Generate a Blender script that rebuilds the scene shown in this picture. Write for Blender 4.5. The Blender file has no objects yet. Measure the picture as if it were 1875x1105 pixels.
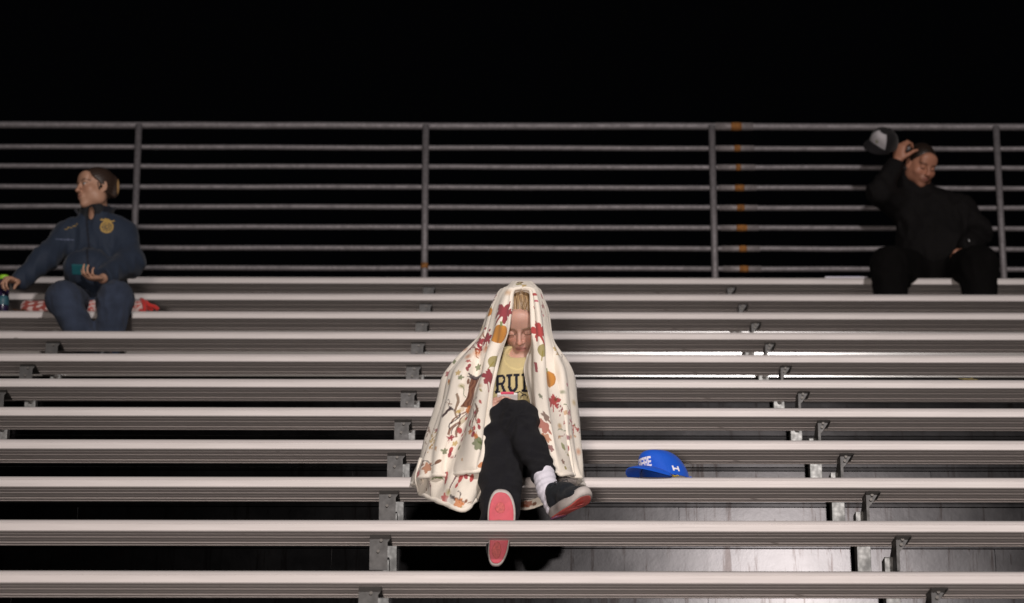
import bpy, bmesh, math, random
import numpy as np
from mathutils import Vector, Matrix
random.seed(7)
rng = np.random.default_rng(7)
sc = bpy.context.scene
col = sc.collection

# ------------------------------------------------------------------ camera, night sky, floodlight, added fill lamp, exposure
CAM_Z = 1.6
F_PX, PITCH, YAW = 5200.0, 0.2990, 0.0061
cam_data = bpy.data.cameras.new('camera')
cam = bpy.data.objects.new('camera', cam_data)
col.objects.link(cam)
cam.location = (0, 0, CAM_Z)
cam.rotation_euler = (math.pi / 2 + PITCH, 0, -YAW)
cam_data.sensor_width = 36.0
cam_data.lens = 36.0 * F_PX / 1875.0
cam_data.clip_start = 0.1
cam_data.clip_end = 2000
cam_data.dof.use_dof = True
cam_data.dof.focus_distance = 10.75
cam_data.dof.aperture_fstop = 3.7
sc.camera = cam

world = bpy.data.worlds.new("World")
sc.world = world
world.use_nodes = True
bg = world.node_tree.nodes['Background']
bg.inputs['Color'].default_value = (0.75, 0.8, 1.0, 1)
bg.inputs['Strength'].default_value = 0.0009

def area_lamp(name, loc, target, power, size, color):
    d = bpy.data.lights.new(name, 'AREA')
    d.shape = 'RECTANGLE'; d.size = size[0]; d.size_y = size[1]
    d.energy = power; d.color = color
    o = bpy.data.objects.new(name, d); col.objects.link(o)
    d.spread = math.radians(40)
    o.location = loc
    o.rotation_euler = (Vector(target) - Vector(loc)).to_track_quat('-Z', 'Y').to_euler()
    return o
KEY = area_lamp('floodlight_key', (3.9, -15, 13.5), (0.9, 12.0, 5.0), 272, (1.1, 0.7), (1.0, 0.93, 0.90))
LOW = area_lamp('underside_fill', (-0.8, -5, 0.5), (0.4, 12, 5.0), 56, (0.9, 0.6), (1.0, 0.88, 0.80))  # added low fill lamp, stands in for bounced light on the bench undersides

sc.view_settings.view_transform = 'Standard'
sc.view_settings.look = 'None'
sc.view_settings.exposure = 0.0
sc.view_settings.gamma = 1.0
sc.view_settings.use_curve_mapping = False
sc.render.engine = 'CYCLES'

# ------------------------------------------------------------------ bleacher dimensions
RUN, RISE = 0.732, 0.3302
D0, H0 = 8.857, 1.8377 + CAM_Z
W, T = 0.2413, 0.0426
X0, X1 = -4.3, 5.3
XL, SP = -0.4336, 1.8226
def rowY(k): return D0 + k * RUN
def rowZ(k): return H0 + k * RISE
SEAT_H = 0.455                                   # seat above its footboard

def at(px, py, Y):
    """the point of the vertical plane at depth Y that the photograph shows at pixel px, py"""
    u = (px - 937.5) / F_PX; v = -(py - 552.5) / F_PX
    dx, dy, dz = u, math.cos(PITCH) - v * math.sin(PITCH), math.sin(PITCH) + v * math.cos(PITCH)
    c, s = math.cos(YAW), math.sin(YAW)
    dx, dy = c * dx + s * dy, -s * dx + c * dy
    t = Y / dy
    return Vector((dx * t, Y, dz * t + CAM_Z))
def pix(P):
    """pixel of world points, P is (n,3)"""
    P = np.asarray(P, float); X = P[:, 0]; Y = P[:, 1]; Z = P[:, 2] - CAM_Z
    c, s = math.cos(YAW), math.sin(YAW)
    x = c * X - s * Y; y = s * X + c * Y
    d = math.cos(PITCH) * y + math.sin(PITCH) * Z
    u = -math.sin(PITCH) * y + math.cos(PITCH) * Z
    return np.stack([937.5 + F_PX * x / d, 552.5 - F_PX * u / d], 1)

# ------------------------------------------------------------------ node helpers and materials
class NT:
    def __init__(s, name):
        s.m = bpy.data.materials.new(name); s.m.use_nodes = True
        s.t = s.m.node_tree; s.b = s.t.nodes['Principled BSDF']
    def n(s, kind, **kw):
        nd = s.t.nodes.new(kind)
        for k, v in kw.items():
            if k in nd.inputs.keys(): nd.inputs[k].default_value = v
            else: setattr(nd, k, v)
        return nd
    def l(s, a, b): s.t.links.new(a, b)
    def noise(s, scale, detail=4, stretch=None, rough=0.6):
        tc = s.n('ShaderNodeTexCoord'); mp = s.n('ShaderNodeMapping')
        if stretch: mp.inputs['Scale'].default_value = stretch
        s.l(tc.outputs['Object'], mp.inputs['Vector'])
        nz = s.n('ShaderNodeTexNoise', Scale=scale, Detail=detail, Roughness=rough)
        s.l(mp.outputs['Vector'], nz.inputs['Vector'])
        return nz.outputs['Fac']
    def ramp(s, fac, stops):
        r = s.n('ShaderNodeValToRGB'); e = r.color_ramp.elements
        while len(e) < len(stops): e.new(0.5)
        for i, (p, c) in enumerate(stops):
            e[i].position = p; e[i].color = (c[0], c[1], c[2], 1)
        s.l(fac, r.inputs['Fac']); return r.outputs['Color']
    def mix(s, fac, a, b, mode='MIX'):
        m = s.n('ShaderNodeMix', data_type='RGBA', blend_type=mode)
        for sock, v in ((m.inputs['Factor'], fac), (m.inputs['A'], a), (m.inputs['B'], b)): pass
        fa, ca, cb = m.inputs[0], m.inputs[6], m.inputs[7]
        for sock, v in ((fa, fac), (ca, a), (cb, b)):
            if hasattr(v, 'is_linked') or hasattr(v, 'links'): s.l(v, sock)
            elif isinstance(v, (int, float)): sock.default_value = v
            else: sock.default_value = (v[0], v[1], v[2], 1)
        return m.outputs[2]
    def bump(s, h, strength, dist=0.002):
        b = s.n('ShaderNodeBump'); b.inputs['Strength'].default_value = strength
        b.inputs['Distance'].default_value = dist
        s.l(h, b.inputs['Height']); s.l(b.outputs['Normal'], s.b.inputs['Normal'])
def setp(b, **kw):
    for k, v in kw.items():
        k = k.replace('_', ' ')
        if isinstance(v, tuple): v = (v[0], v[1], v[2], 1)
        b.inputs[k].default_value = v

def mat_plain(name, color, rough=0.6, metallic=0.0, var=0.25, scale=30, bump=0.0, **kw):
    t = NT(name); setp(t.b, Roughness=rough, Metallic=metallic, **kw)
    f = t.noise(scale)
    lo = tuple(c * (1 - var) for c in color); hi = tuple(min(1, c * (1 + var)) for c in color)
    t.l(t.ramp(f, [(0.3, lo), (0.7, hi)]), t.b.inputs['Base Color'])
    if bump: t.bump(f, bump)
    return t.m

def mat_alu():
    t = NT('brushed_aluminium'); setp(t.b, Metallic=0.32)
    f = t.noise(3.0, 5, (0.6, 14, 14)); g = t.noise(14, 6, (0.25, 20, 20)); s = t.noise(5, 8, (1, 1, 1), 0.75)
    c = t.ramp(f, [(0.3, (0.49, 0.455, 0.445)), (0.7, (0.57, 0.53, 0.52))])
    c = t.mix(t.ramp(s, [(0.62, (0, 0, 0)), (0.74, (0.45, 0.45, 0.45))]), c, (0.40, 0.36, 0.34))
    k = t.noise(7, 2, (1.2, 9, 9), 0.4)
    c = t.mix(t.ramp(k, [(0.775, (0, 0, 0)), (0.79, (0.8,) * 3)]), c, (0.10, 0.08, 0.07))
    t.l(c, t.b.inputs['Base Color'])
    t.l(t.ramp(g, [(0.3, (0.58,) * 3), (0.7, (0.68,) * 3)]), t.b.inputs['Roughness'])
    t.bump(g, 0.08, 0.0006)
    return t.m
def mat_riser():
    t = NT('mill_finish_riser_sheet'); setp(t.b, Metallic=1.0, Anisotropic=0.25, Anisotropic_Rotation=0.25)
    tg = t.n('ShaderNodeTangent'); tg.direction_type = 'RADIAL'; tg.axis = 'Z'
    t.l(tg.outputs['Tangent'], t.b.inputs['Tangent'])
    f = t.noise(2.2, 6, (1, 1, 1), 0.7); g = t.noise(9, 6, (3.2, 1, 0.18), 0.7); d = t.noise(26, 4, (1.4, 1, 0.12), 0.75)
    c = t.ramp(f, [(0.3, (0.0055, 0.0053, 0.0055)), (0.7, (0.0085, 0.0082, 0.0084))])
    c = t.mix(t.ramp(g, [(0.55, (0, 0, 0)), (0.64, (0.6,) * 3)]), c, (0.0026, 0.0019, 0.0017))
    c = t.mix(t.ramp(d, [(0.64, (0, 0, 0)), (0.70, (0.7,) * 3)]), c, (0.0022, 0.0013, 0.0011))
    t.l(c, t.b.inputs['Base Color'])
    t.l(t.ramp(f, [(0.3, (0.165,) * 3), (0.75, (0.215,) * 3)]), t.b.inputs['Roughness'])
    t.bump(f, 0.12, 0.003)
    return t.m
def mat_galv(name='galvanised_steel', base=(0.34, 0.335, 0.34), metallic=0.7, r=(0.34, 0.55), con=1.0):
    t = NT(name); setp(t.b, Metallic=metallic)
    tc = t.n('ShaderNodeTexCoord'); v = t.n('ShaderNodeTexVoronoi', Scale=55)
    t.l(tc.outputs['Object'], v.inputs['Vector'])
    f = t.noise(18, 5)
    c = t.ramp(v.outputs['Distance'], [(0.1, tuple(x * (1 + .15 * con) for x in base)), (0.8, tuple(x * (1 - .22 * con) for x in base))])
    c = t.mix(t.ramp(f, [(0.5, (0, 0, 0)), (0.72, (0.55,) * 3)]), c, tuple(x * 0.6 for x in base))
    t.l(c, t.b.inputs['Base Color'])
    t.l(t.ramp(f, [(0.3, (r[0],) * 3), (0.7, (r[1],) * 3)]), t.b.inputs['Roughness'])
    t.bump(f, 0.15, 0.001)
    return t.m
M = {}
M['alu'] = mat_alu()
M['riser'] = mat_riser()
M['galv'] = mat_galv()
M['pipe'] = mat_galv('dull_galvanised_pipe', (0.20, 0.185, 0.195), 0.35, (0.5, 0.7))
M['bolt'] = mat_plain('dark_bolt', (0.07, 0.065, 0.06), 0.5, 0.8)
M['rust'] = mat_plain('orange_rust', (0.21, 0.085, 0.018), 0.85, 0.0, 0.5, 60)
M['rail_sleeve'] = mat_galv('pale_rail_sleeve', (0.26, 0.235, 0.24), 0.3, (0.5, 0.7))
M['turf'] = mat_plain('field_turf', (0.52, 0.44, 0.36), 0.9, 0, 0.3, 0.6)
M['nosing'] = mat_plain('smooth_nosing', (0.30, 0.28, 0.26), 0.165, 0.0, 0.05, 8)
M['riser_dark'] = mat_plain('dark_joint', (0.02, 0.02, 0.02), 0.9)
M['bracket'] = mat_galv('old_galvanised_bracket', (0.052, 0.050, 0.049), 0.5, (0.4, 0.6), 0.7)
M['post'] = mat_galv('spangled_galvanised_post', (0.17, 0.17, 0.165), 0.35, (0.34, 0.55), 1.9)

# ------------------------------------------------------------------ object helpers
def tag(o, label=None, cat=None, group=None, kind=None):
    if label: o['label'] = label
    if cat: o['category'] = cat
    if group: o['group'] = group
    if kind: o['kind'] = kind
    return o
def empty(name, loc=(0, 0, 0)):
    o = bpy.data.objects.new(name, None); col.objects.link(o); o.location = loc
    o.empty_display_size = 0.1
    return o
def link(name, me, parent=None, mats=()):
    o = bpy.data.objects.new(name, me); col.objects.link(o)
    for m in mats: me.materials.append(m)
    if parent is not None:
        o.parent = parent
        # geometry is given in world coordinates: cancel the parents' offset
        p, off = parent, Vector((0, 0, 0))
        while p is not None:
            off += p.location; p = p.parent
        o.location = -off
    return o
def shade(me, smooth=True):
    me.polygons.foreach_set('use_smooth', [smooth] * len(me.polygons)); me.update()
class MB:
    """collects shapes and links them as one mesh object"""
    def __init__(s): s.v = []; s.f = []
    def add(s, vs, fs):
        b = len(s.v); s.v += [tuple(v) for v in vs]; s.f += [tuple(i + b for i in f) for f in fs]
    def box(s, a, b, bev=0.0):
        (x0, y0, z0), (x1, y1, z1) = a, b
        bm = bmesh.new(); bmesh.ops.create_cube(bm, size=1)
        for v in bm.verts:
            v.co = ((x0 + x1) / 2 + v.co.x * (x1 - x0), (y0 + y1) / 2 + v.co.y * (y1 - y0), (z0 + z1) / 2 + v.co.z * (z1 - z0))
        if bev: bmesh.ops.bevel(bm, geom=bm.edges[:], offset=bev, segments=2, profile=0.6, affect='EDGES')
        bm.verts.index_update()
        s.add([v.co[:] for v in bm.verts], [[v.index for v in f.verts] for f in bm.faces]); bm.free()
    def tube(s, pts, rad, seg=12, cap=True):
        pts = [Vector(p) for p in pts]; n = len(pts)
        rads = rad if isinstance(rad, (list, tuple)) else [rad] * n
        vs = []; prev = None
        for i, p in enumerate(pts):
            d = (pts[min(i + 1, n - 1)] - pts[max(i - 1, 0)]).normalized()
            if prev is None:
                a = Vector((0, 0, 1)) if abs(d.z) < 0.9 else Vector((1, 0, 0))
                u = d.cross(a).normalized()
            else: u = (prev - d * prev.dot(d)).normalized()
            prev = u; w = d.cross(u)
            for j in range(seg):
                t = 2 * math.pi * j / seg
                vs.append(p + (u * math.cos(t) + w * math.sin(t)) * rads[i])
        fs = [(i * seg + j, i * seg + (j + 1) % seg, (i + 1) * seg + (j + 1) % seg, (i + 1) * seg + j) for i in range(n - 1) for j in range(seg)]
        if cap: fs += [tuple(range(seg))[::-1], tuple((n - 1) * seg + j for j in range(seg))]
        s.add(vs, fs)
    def prism_x(s, prof, x0, x1):
        """profile (y,z) extruded along x"""
        n = len(prof)
        s.add([(x0, y, z) for y, z in prof] + [(x1, y, z) for y, z in prof],
              [(i, (i + 1) % n, n + (i + 1) % n, n + i) for i in range(n)] + [tuple(range(n))[::-1], tuple(range(n, 2 * n))])
    def prism_y(s, prof, y0, y1):
        n = len(prof)
        s.add([(x, y0, z) for x, z in prof] + [(x, y1, z) for x, z in prof],
              [(i, (i + 1) % n, n + (i + 1) % n, n + i) for i in range(n)] + [tuple(range(n))[::-1], tuple(range(n, 2 * n))])
    def mesh(s, name, smooth=False, ang=None):
        me = bpy.data.meshes.new(name); me.from_pydata(s.v, [], s.f)
        bm = bmesh.new(); bm.from_mesh(me); bmesh.ops.recalc_face_normals(bm, faces=bm.faces[:]); bm.to_mesh(me); bm.free()
        if smooth: shade(me)
        return me
    def build(s, name, m, parent=None, smooth=False):
        return link(name, s.mesh(name, smooth), parent, [m] if m else [])

# ------------------------------------------------------------------ the setting: field, decks and risers
g = MB(); g.add([(-150, -150, 0), (150, -150, 0), (150, D0 + 11 * RUN + 60, 0), (-150, D0 + 11 * RUN + 60, 0)], [(0, 1, 2, 3)])
tag(g.build('ground', M['turf']), 'trampled playing field ground in front of the stand', kind='structure')

# profile of one seat plank, hollow ribbed extrusion: y from 0 (front) to W, z from 0 (top) down to -T
def plank_profile(y0, z0):
    p = [(0.003, -T), (0.0, -T + 0.003), (0.0, -0.0175), (0.0012, -0.0165), (0.0012, -0.0145), (0.0, -0.0135), (0.0004, -0.0115), (0.0016, -0.0080), (0.0036, -0.0046), (0.0062, -0.0020), (0.0100, -0.0005), (0.014, 0.0)]
    p += [(W - 0.009, 0.0), (W - 0.003, -0.003), (W, -0.009), (W, -T + 0.002), (W - 0.006, -T)]
    # underside from back to front: lip, recessed bays and ribs
    p += [(W - 0.016, -T), (W - 0.016, -T + 0.002)]
    for c, h, w in ((0.185, -0.0012, 0.0035), (0.155, 0.0012, 0.012), (0.098, -0.0002, 0.0022), (0.050, 0.0006, 0.0022)):
        p += [(c + w + .0015, -T + 0.002), (c + w, -T + h), (c - w, -T + h), (c - w - .0015, -T + 0.002)]
    p += [(0.012, -T + 0.002), (0.011, -T)]
    return [(y0 + a, z0 + b) for a, b in p]

row_desc = {
 0: 'bench lowest in the picture, pale front edge along the bottom of the frame',
 1: 'bench just below the seated girl, hiding the middle of her pink shoe sole',
 2: 'bench the blanket-wrapped girl sits on, with the blue cap resting on it',
 3: 'bench directly behind the seated girl, just above the blue cap',
 4: 'second bench behind the girl, level with the phone in her lap',
 5: 'third bench behind the girl, with a dry leaf lying on its right',
 6: 'fourth bench behind the girl, level with her chin',
 7: 'bench one row below the woman in the blue jacket, hiding her shins',
 8: 'bench the woman in the blue jacket sits on, with her red blanket roll',
 9: 'bench one row below the man in black, hiding his shins',
 10: 'bench at the very top under the railing, where the man in black sits',
}
plank_me = None
def bracket(bench, k, x, right):
    """bent plate under the seat, web running back, with two bolts, and the upright below it"""
    y0, z0 = rowY(k) + 0.045, rowZ(k) - T
    b = empty('bracket', (x, y0, z0)); b.parent = bench; b.location = Vector((x, y0, z0)) - bench.location
    return b
def local_parts():
    """meshes in local coordinates, shared by all supports"""
    out = {}
    m = MB()
    r = 0.012; arc = [(r - r * math.cos(a), -r + r * math.sin(a)) for a in (0, 0.4, 0.8, 1.2, 1.57)]
    H = 0.125
    face = arc + [(0.072, 0.0), (0.072, -0.014), (0.062, -0.028), (0.062, -H), (0.0, -H)]
    m.prism_y(face, 0.0, 0.006)
    m.box((0.004, 0.006, -H), (0.011, 0.17, -0.006))
    m.box((0.0, 0.0063, -0.0058), (0.072, 0.16, -0.0008))
    out['left'] = m.mesh('bracket')
    m = MB()
    face = arc + [(0.052, 0.0), (0.047, -0.008), (0.020, -0.05), (0.011, -0.06), (0.011, -H), (0.0, -H)]
    m.prism_y(face, 0.0, 0.006)
    web = [(0.006, -0.006), (0.006, -H), (0.19, -H - 0.03), (0.19, -0.05), (0.10, -0.006)]
    m.prism_x(web, 0.0005, 0.0065)
    m.box((0.0, 0.0063, -0.0058), (0.056, 0.12, -0.0008))
    out['right'] = m.mesh('bracket')
    m = MB(); m.tube([(0, 0.001, 0), (0, -0.007, 0)], 0.006, 6)
    out['bolt'] = m.mesh('bolt')
    # upright: a folded channel from the bracket down to the deck
    m = MB()
    L = SEAT_H - T - 0.002
    m.box((0.0, 0.0, -L), (0.052, 0.005, -0.055), 0.0015)
    m.box((0.0, 0.0052, -L), (0.005, 0.075, -0.055))
    m.box((0.047, 0.0052, -L), (0.052, 0.075, -0.055))
    out['post'] = m.mesh('post')
    m = MB(); m.tube([(0, 0.002, 0), (0, -0.010, 0), (0, -0.0101, 0), (0, -0.02, 0)], [0.014, 0.014, 0.008, 0.008], 6)
    out['nut'] = m.mesh('bolt')
    for k, me in out.items():
        me.materials.append(M['bolt'] if k in ('bolt', 'nut') else M['post'] if k == 'post' else M['bracket'])
    return out
LP = local_parts()
def child(name, me, parent, loc=(0, 0, 0)):
    o = bpy.data.objects.new(name, me); col.objects.link(o); o.parent = parent; o.location = loc
    return o
COLS = [XL - 1.03 * SP, XL, XL + SP, XL + 2 * SP]
BENCH_GROUP = 'bench rows of the aluminium bleachers'
for k in range(0, 11):
    b = empty('bench', (0, rowY(k), rowZ(k)))
    tag(b, 'aluminium ' + row_desc[k], 'bench', BENCH_GROUP)
    if plank_me is None:
        m = MB(); m.prism_x(plank_profile(0, 0), X0, X1); plank_me = m.mesh('seat_plank'); plank_me.materials.append(M['alu'])
    child('seat_plank', plank_me, b)
    for ci, x in enumerate(COLS):
        right = ci >= 2
        br = child('bracket', LP['right' if right else 'left'], b, (x, 0.046, -T))
        for bx, bz in (((0.022, -0.016), (0.017, -0.034)) if right else ((0.040, -0.022), (0.030, -0.060))):
            child('bolt', LP['bolt'], br, (bx, 0, bz))
        dx = -0.028 if right else 0.012
        ps = child('post', LP['post'], b, (x + dx, 0.165 if not right else 0.15, -T))
        child('bolt', LP['nut'], ps, (0.030, -0.001, -0.155))

# decks (footboards), their smooth nosing and the vertical riser sheets
SEG = 2.6
for k in range(0, 12):
    yb = rowY(k) - RUN + W + 0.020          # front edge of the deck that belongs to bench k
    zt = rowZ(k) - SEAT_H
    y_end = yb + RUN - 0.006
    m = MB()
    n = 3; w_ = (y_end - yb) / n
    for i in range(n):
        m.box((X0, yb + i * w_ + (0.010 if i == 0 else 0.003), zt - 0.04), (X1, yb + (i + 1) * w_ - 0.003, zt), 0.002)
    tag(m.build('walkway', M['alu']), 'aluminium footboard deck in front of bench row', kind='structure')
    m = MB()
    prof = [(0.0095, 0.0), (0.004, -0.0005), (0.001, -0.003), (0.0, -0.007), (0.0, -0.041), (0.003, -0.043), (0.0095, -0.043)]
    m.prism_x([(yb + a, zt + c) for a, c in prof], X0, X1)
    tag(m.build('step_nosing', M['nosing']), 'smooth rounded front edge strip of a footboard', kind='structure')
    m = MB(); m.prism_x([(yb + a, zt + c) for a, c in [(0.004, -0.0735), (0.0065, -0.0455), (0.012, -0.0455), (0.012, -0.0735)]], X0, X1); m.prism_x([(yb + a, zt + c) for a, c in [(0.0024, -0.0770), (0.0013, -0.0785), (0.0, -0.0905), (0.002, -0.0920), (0.0125, -0.0920), (0.0125, -0.0770)]], X0, X1)
    tag(m.build('riser_lip', M['riser']), 'narrow metal lip between step nosing and riser sheet', kind='structure')
    # riser sheet below the deck's front edge, in lengths with a lapped joint
    zb = zt - RISE + 0.004
    cuts = [X0 - 0.4, -2.95, -0.62, 1.9, X1 + 0.4] if k % 2 else [X0 - 0.2, -1.7, 0.75, 3.3, X1 + 0.4]
    for i in range(len(cuts) - 1):
        a, c = max(cuts[i], X0), min(cuts[i + 1], X1)
        off = 0.0 if i % 2 else 0.0015
        bm_ = MB()
        bm_.prism_x([(yb + off - 0.0165, zb), (yb + off + 0.0035, zt - 0.0935), (yb + off + 0.006, zt - 0.0935), (yb + off - 0.014, zb)], a + 0.001, c - 0.001)
        tag(bm_.build('riser_panel', M['riser']), 'stained metal riser sheet under a footboard', kind='structure')
    m = MB(); m.box((X0, yb + 0.0145, zb), (X1, yb + 0.0165, zt - 0.0435))
    tag(m.build('riser_backing', M['riser_dark']), 'dark backing behind the riser joints', kind='structure')

# understructure seen as darkness below the decks: slanted stringers
for x in COLS:
    m = MB()
    y_a, y_b = rowY(0) - RUN, rowY(11) - RUN + W
    z_a, z_b = rowZ(0) - SEAT_H - RISE - 0.06, rowZ(11) - SEAT_H - RISE - 0.06
    m.add([(x, y_a, z_a - 0.2), (x, y_a, z_a), (x, y_b, z_b), (x, y_b, z_b - 0.2), (x + 0.06, y_a, z_a - 0.2), (x + 0.06, y_a, z_a), (x + 0.06, y_b, z_b), (x + 0.06, y_b, z_b - 0.2)],
          [(0, 1, 2, 3), (4, 5, 6, 7), (0, 1, 5, 4), (1, 2, 6, 5), (2, 3, 7, 6), (3, 0, 4, 7)])
    tag(m.build('stringer', M['galv']), 'sloping steel stringer carrying the decks', kind='structure')

# ------------------------------------------------------------------ guard railing behind the top bench
RY = 16.538
rl = tag(empty('guard_railing', (0, RY, 5.0 + CAM_Z)), 'galvanised pipe guard railing with eight horizontal rails along the top of the stand', 'railing')
rails = [(6.2452, 0.0225), (6.1008, 0.0165), (5.975, 0.0165), (5.8408, 0.0165), (5.7108, 0.0165), (5.5795, 0.0165), (5.4453, 0.0165), (5.3152, 0.0165)]
for i, (z, r) in enumerate(rails):
    m = MB(); n = 24
    m.tube([(X0 + (X1 - X0) * j / n, RY + 0.02 + random.uniform(-.002, .002), z + CAM_Z + random.uniform(-.002, .002)) for j in range(n + 1)], r, 16)
    m.build('rail', M['pipe'], rl, True)
    xs = at(1350 + (229 - [229, 269, 304, 341.5, 378, 415, 453, 490][i]) * -0.03, 300, RY)[0]
    m = MB(); m.tube([(xs - 0.13, RY + 0.02, z + CAM_Z), (xs + 0.105, RY + 0.02, z + CAM_Z)], r + 0.0022, 16)
    slv = m.build('rail_sleeve', M['rail_sleeve'], rl, True)
    m = MB()
    w1 = random.uniform(0.016, 0.034)
    m.tube([(xs - w1, RY + 0.02, z + CAM_Z), (xs - w1 * 0.4, RY + 0.02, z + CAM_Z), (xs + w1 * 0.5, RY + 0.02, z + CAM_Z), (xs + w1, RY + 0.02, z + CAM_Z)], [r + 0.0024, r + 0.0045, r + 0.0045, r + 0.0024], 16)
    m.build('rust_band', M['rust'], slv, True)
for x in (-2.213 - 1.777, -2.213, -0.434, 1.341, 3.107, 4.88):
    m = MB(); m.tube([(x, RY - 0.018, 4.75 + CAM_Z), (x, RY - 0.018, 6.236 + CAM_Z)], 0.0205, 16)
    p = m.build('post', M['pipe'], rl, True)
    if abs(x + 0.434) < 0.1:
        m = MB(); m.tube([(x - 0.001, RY - 0.018, 5.30 + CAM_Z), (x + 0.001, RY - 0.018, 5.335 + CAM_Z)], 0.023, 16)
        m.build('rust_band', M['rust'], p, True)

# ================================================================== implicit surfaces for people and soft things
f32 = np.float32
def V3(*a): return np.array(a[0] if len(a) == 1 else a, dtype=np.float64)
def unit(v): v = V3(v); return v / np.linalg.norm(v)
def smin(a, b, k):
    if k <= 0: return np.minimum(a, b)
    h = np.maximum(k - np.abs(a - b), 0) / k
    return np.minimum(a, b) - h * h * (k * 0.25)
def smax(a, b, k): return -smin(-a, -b, k)
def f_cap(P, a, b, ra, rb):
    ab = (b - a).astype(f32); L = float(ab @ ab) or 1e-9
    q = P - a.astype(f32)
    t = np.clip((q @ ab) / L, 0, 1)
    return np.linalg.norm(q - t[:, None] * ab, axis=1) - (ra + (rb - ra) * t)
def f_ell(P, c, r, R=None):
    q = P - c.astype(f32)
    if R is not None: q = q @ R.T.astype(f32)          # rows of R are the local axes
    r = np.asarray(r, f32)
    k0 = np.linalg.norm(q / r, axis=1); k1 = np.linalg.norm(q / (r * r), axis=1)
    return k0 * (k0 - 1) / np.maximum(k1, 1e-6)
def f_box(P, c, r, R=None, rnd=0.01):
    q = P - c.astype(f32)
    if R is not None: q = q @ R.T.astype(f32)
    q = np.abs(q) - (np.asarray(r, f32) - rnd)
    return np.linalg.norm(np.maximum(q, 0), axis=1) + np.minimum(q.max(1), 0) - rnd
class Field:
    def __init__(s, k=0.02): s.ops = []; s.k = k; s.post = None
    def _a(s, fn, c, rad, k, mode): s.ops.append((fn, V3(c), float(rad), s.k if k is None else k, mode))
    def cap(s, a, b, ra, rb=None, k=None, mode='u'):
        a, b = V3(a), V3(b); rb = ra if rb is None else rb
        s._a(lambda P: f_cap(P, a, b, ra, rb), (a + b) / 2, np.linalg.norm(b - a) / 2 + max(ra, rb), k, mode); return s
    def chain(s, pts, rads, k=None):
        for i in range(len(pts) - 1): s.cap(pts[i], pts[i + 1], rads[i], rads[i + 1], k)
        return s
    def ell(s, c, r, R=None, k=None, mode='u'):
        c = V3(c); s._a(lambda P: f_ell(P, c, r, R), c, max(r), k, mode); return s
    def box(s, c, r, R=None, rnd=0.01, k=None, mode='u'):
        c = V3(c); s._a(lambda P: f_box(P, c, r, R, rnd), c, float(np.linalg.norm(r)), k, mode); return s
    def fn(s, f, c, rad, k=None, mode='u'): s._a(f, c, rad, k, mode); return s
    def __call__(s, P, lo=None, hi=None):
        if lo is None: lo, hi = P.min(0), P.max(0)
        d = np.full(len(P), 0.25, f32)
        for f, c, rad, k, mode in s.ops:
            gap = np.linalg.norm(np.maximum(np.maximum(lo - c, c - hi), 0)) - rad
            if gap > 0.10 + k: continue
            v = f(P)
            if mode == 'u': d = smin(d, v, k)
            elif mode == 's': d = smax(d, -v, k)
            else: d = smax(d, v, k)
        if s.post: d = s.post(P, d)
        return d
CORN = np.array([[i, j, k] for i in (0, 1) for j in (0, 1) for k in (0, 1)])
EDG = [(a, b) for a in range(8) for b in range(a + 1, 8) if np.abs(CORN[a] - CORN[b]).sum() == 1]
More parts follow.
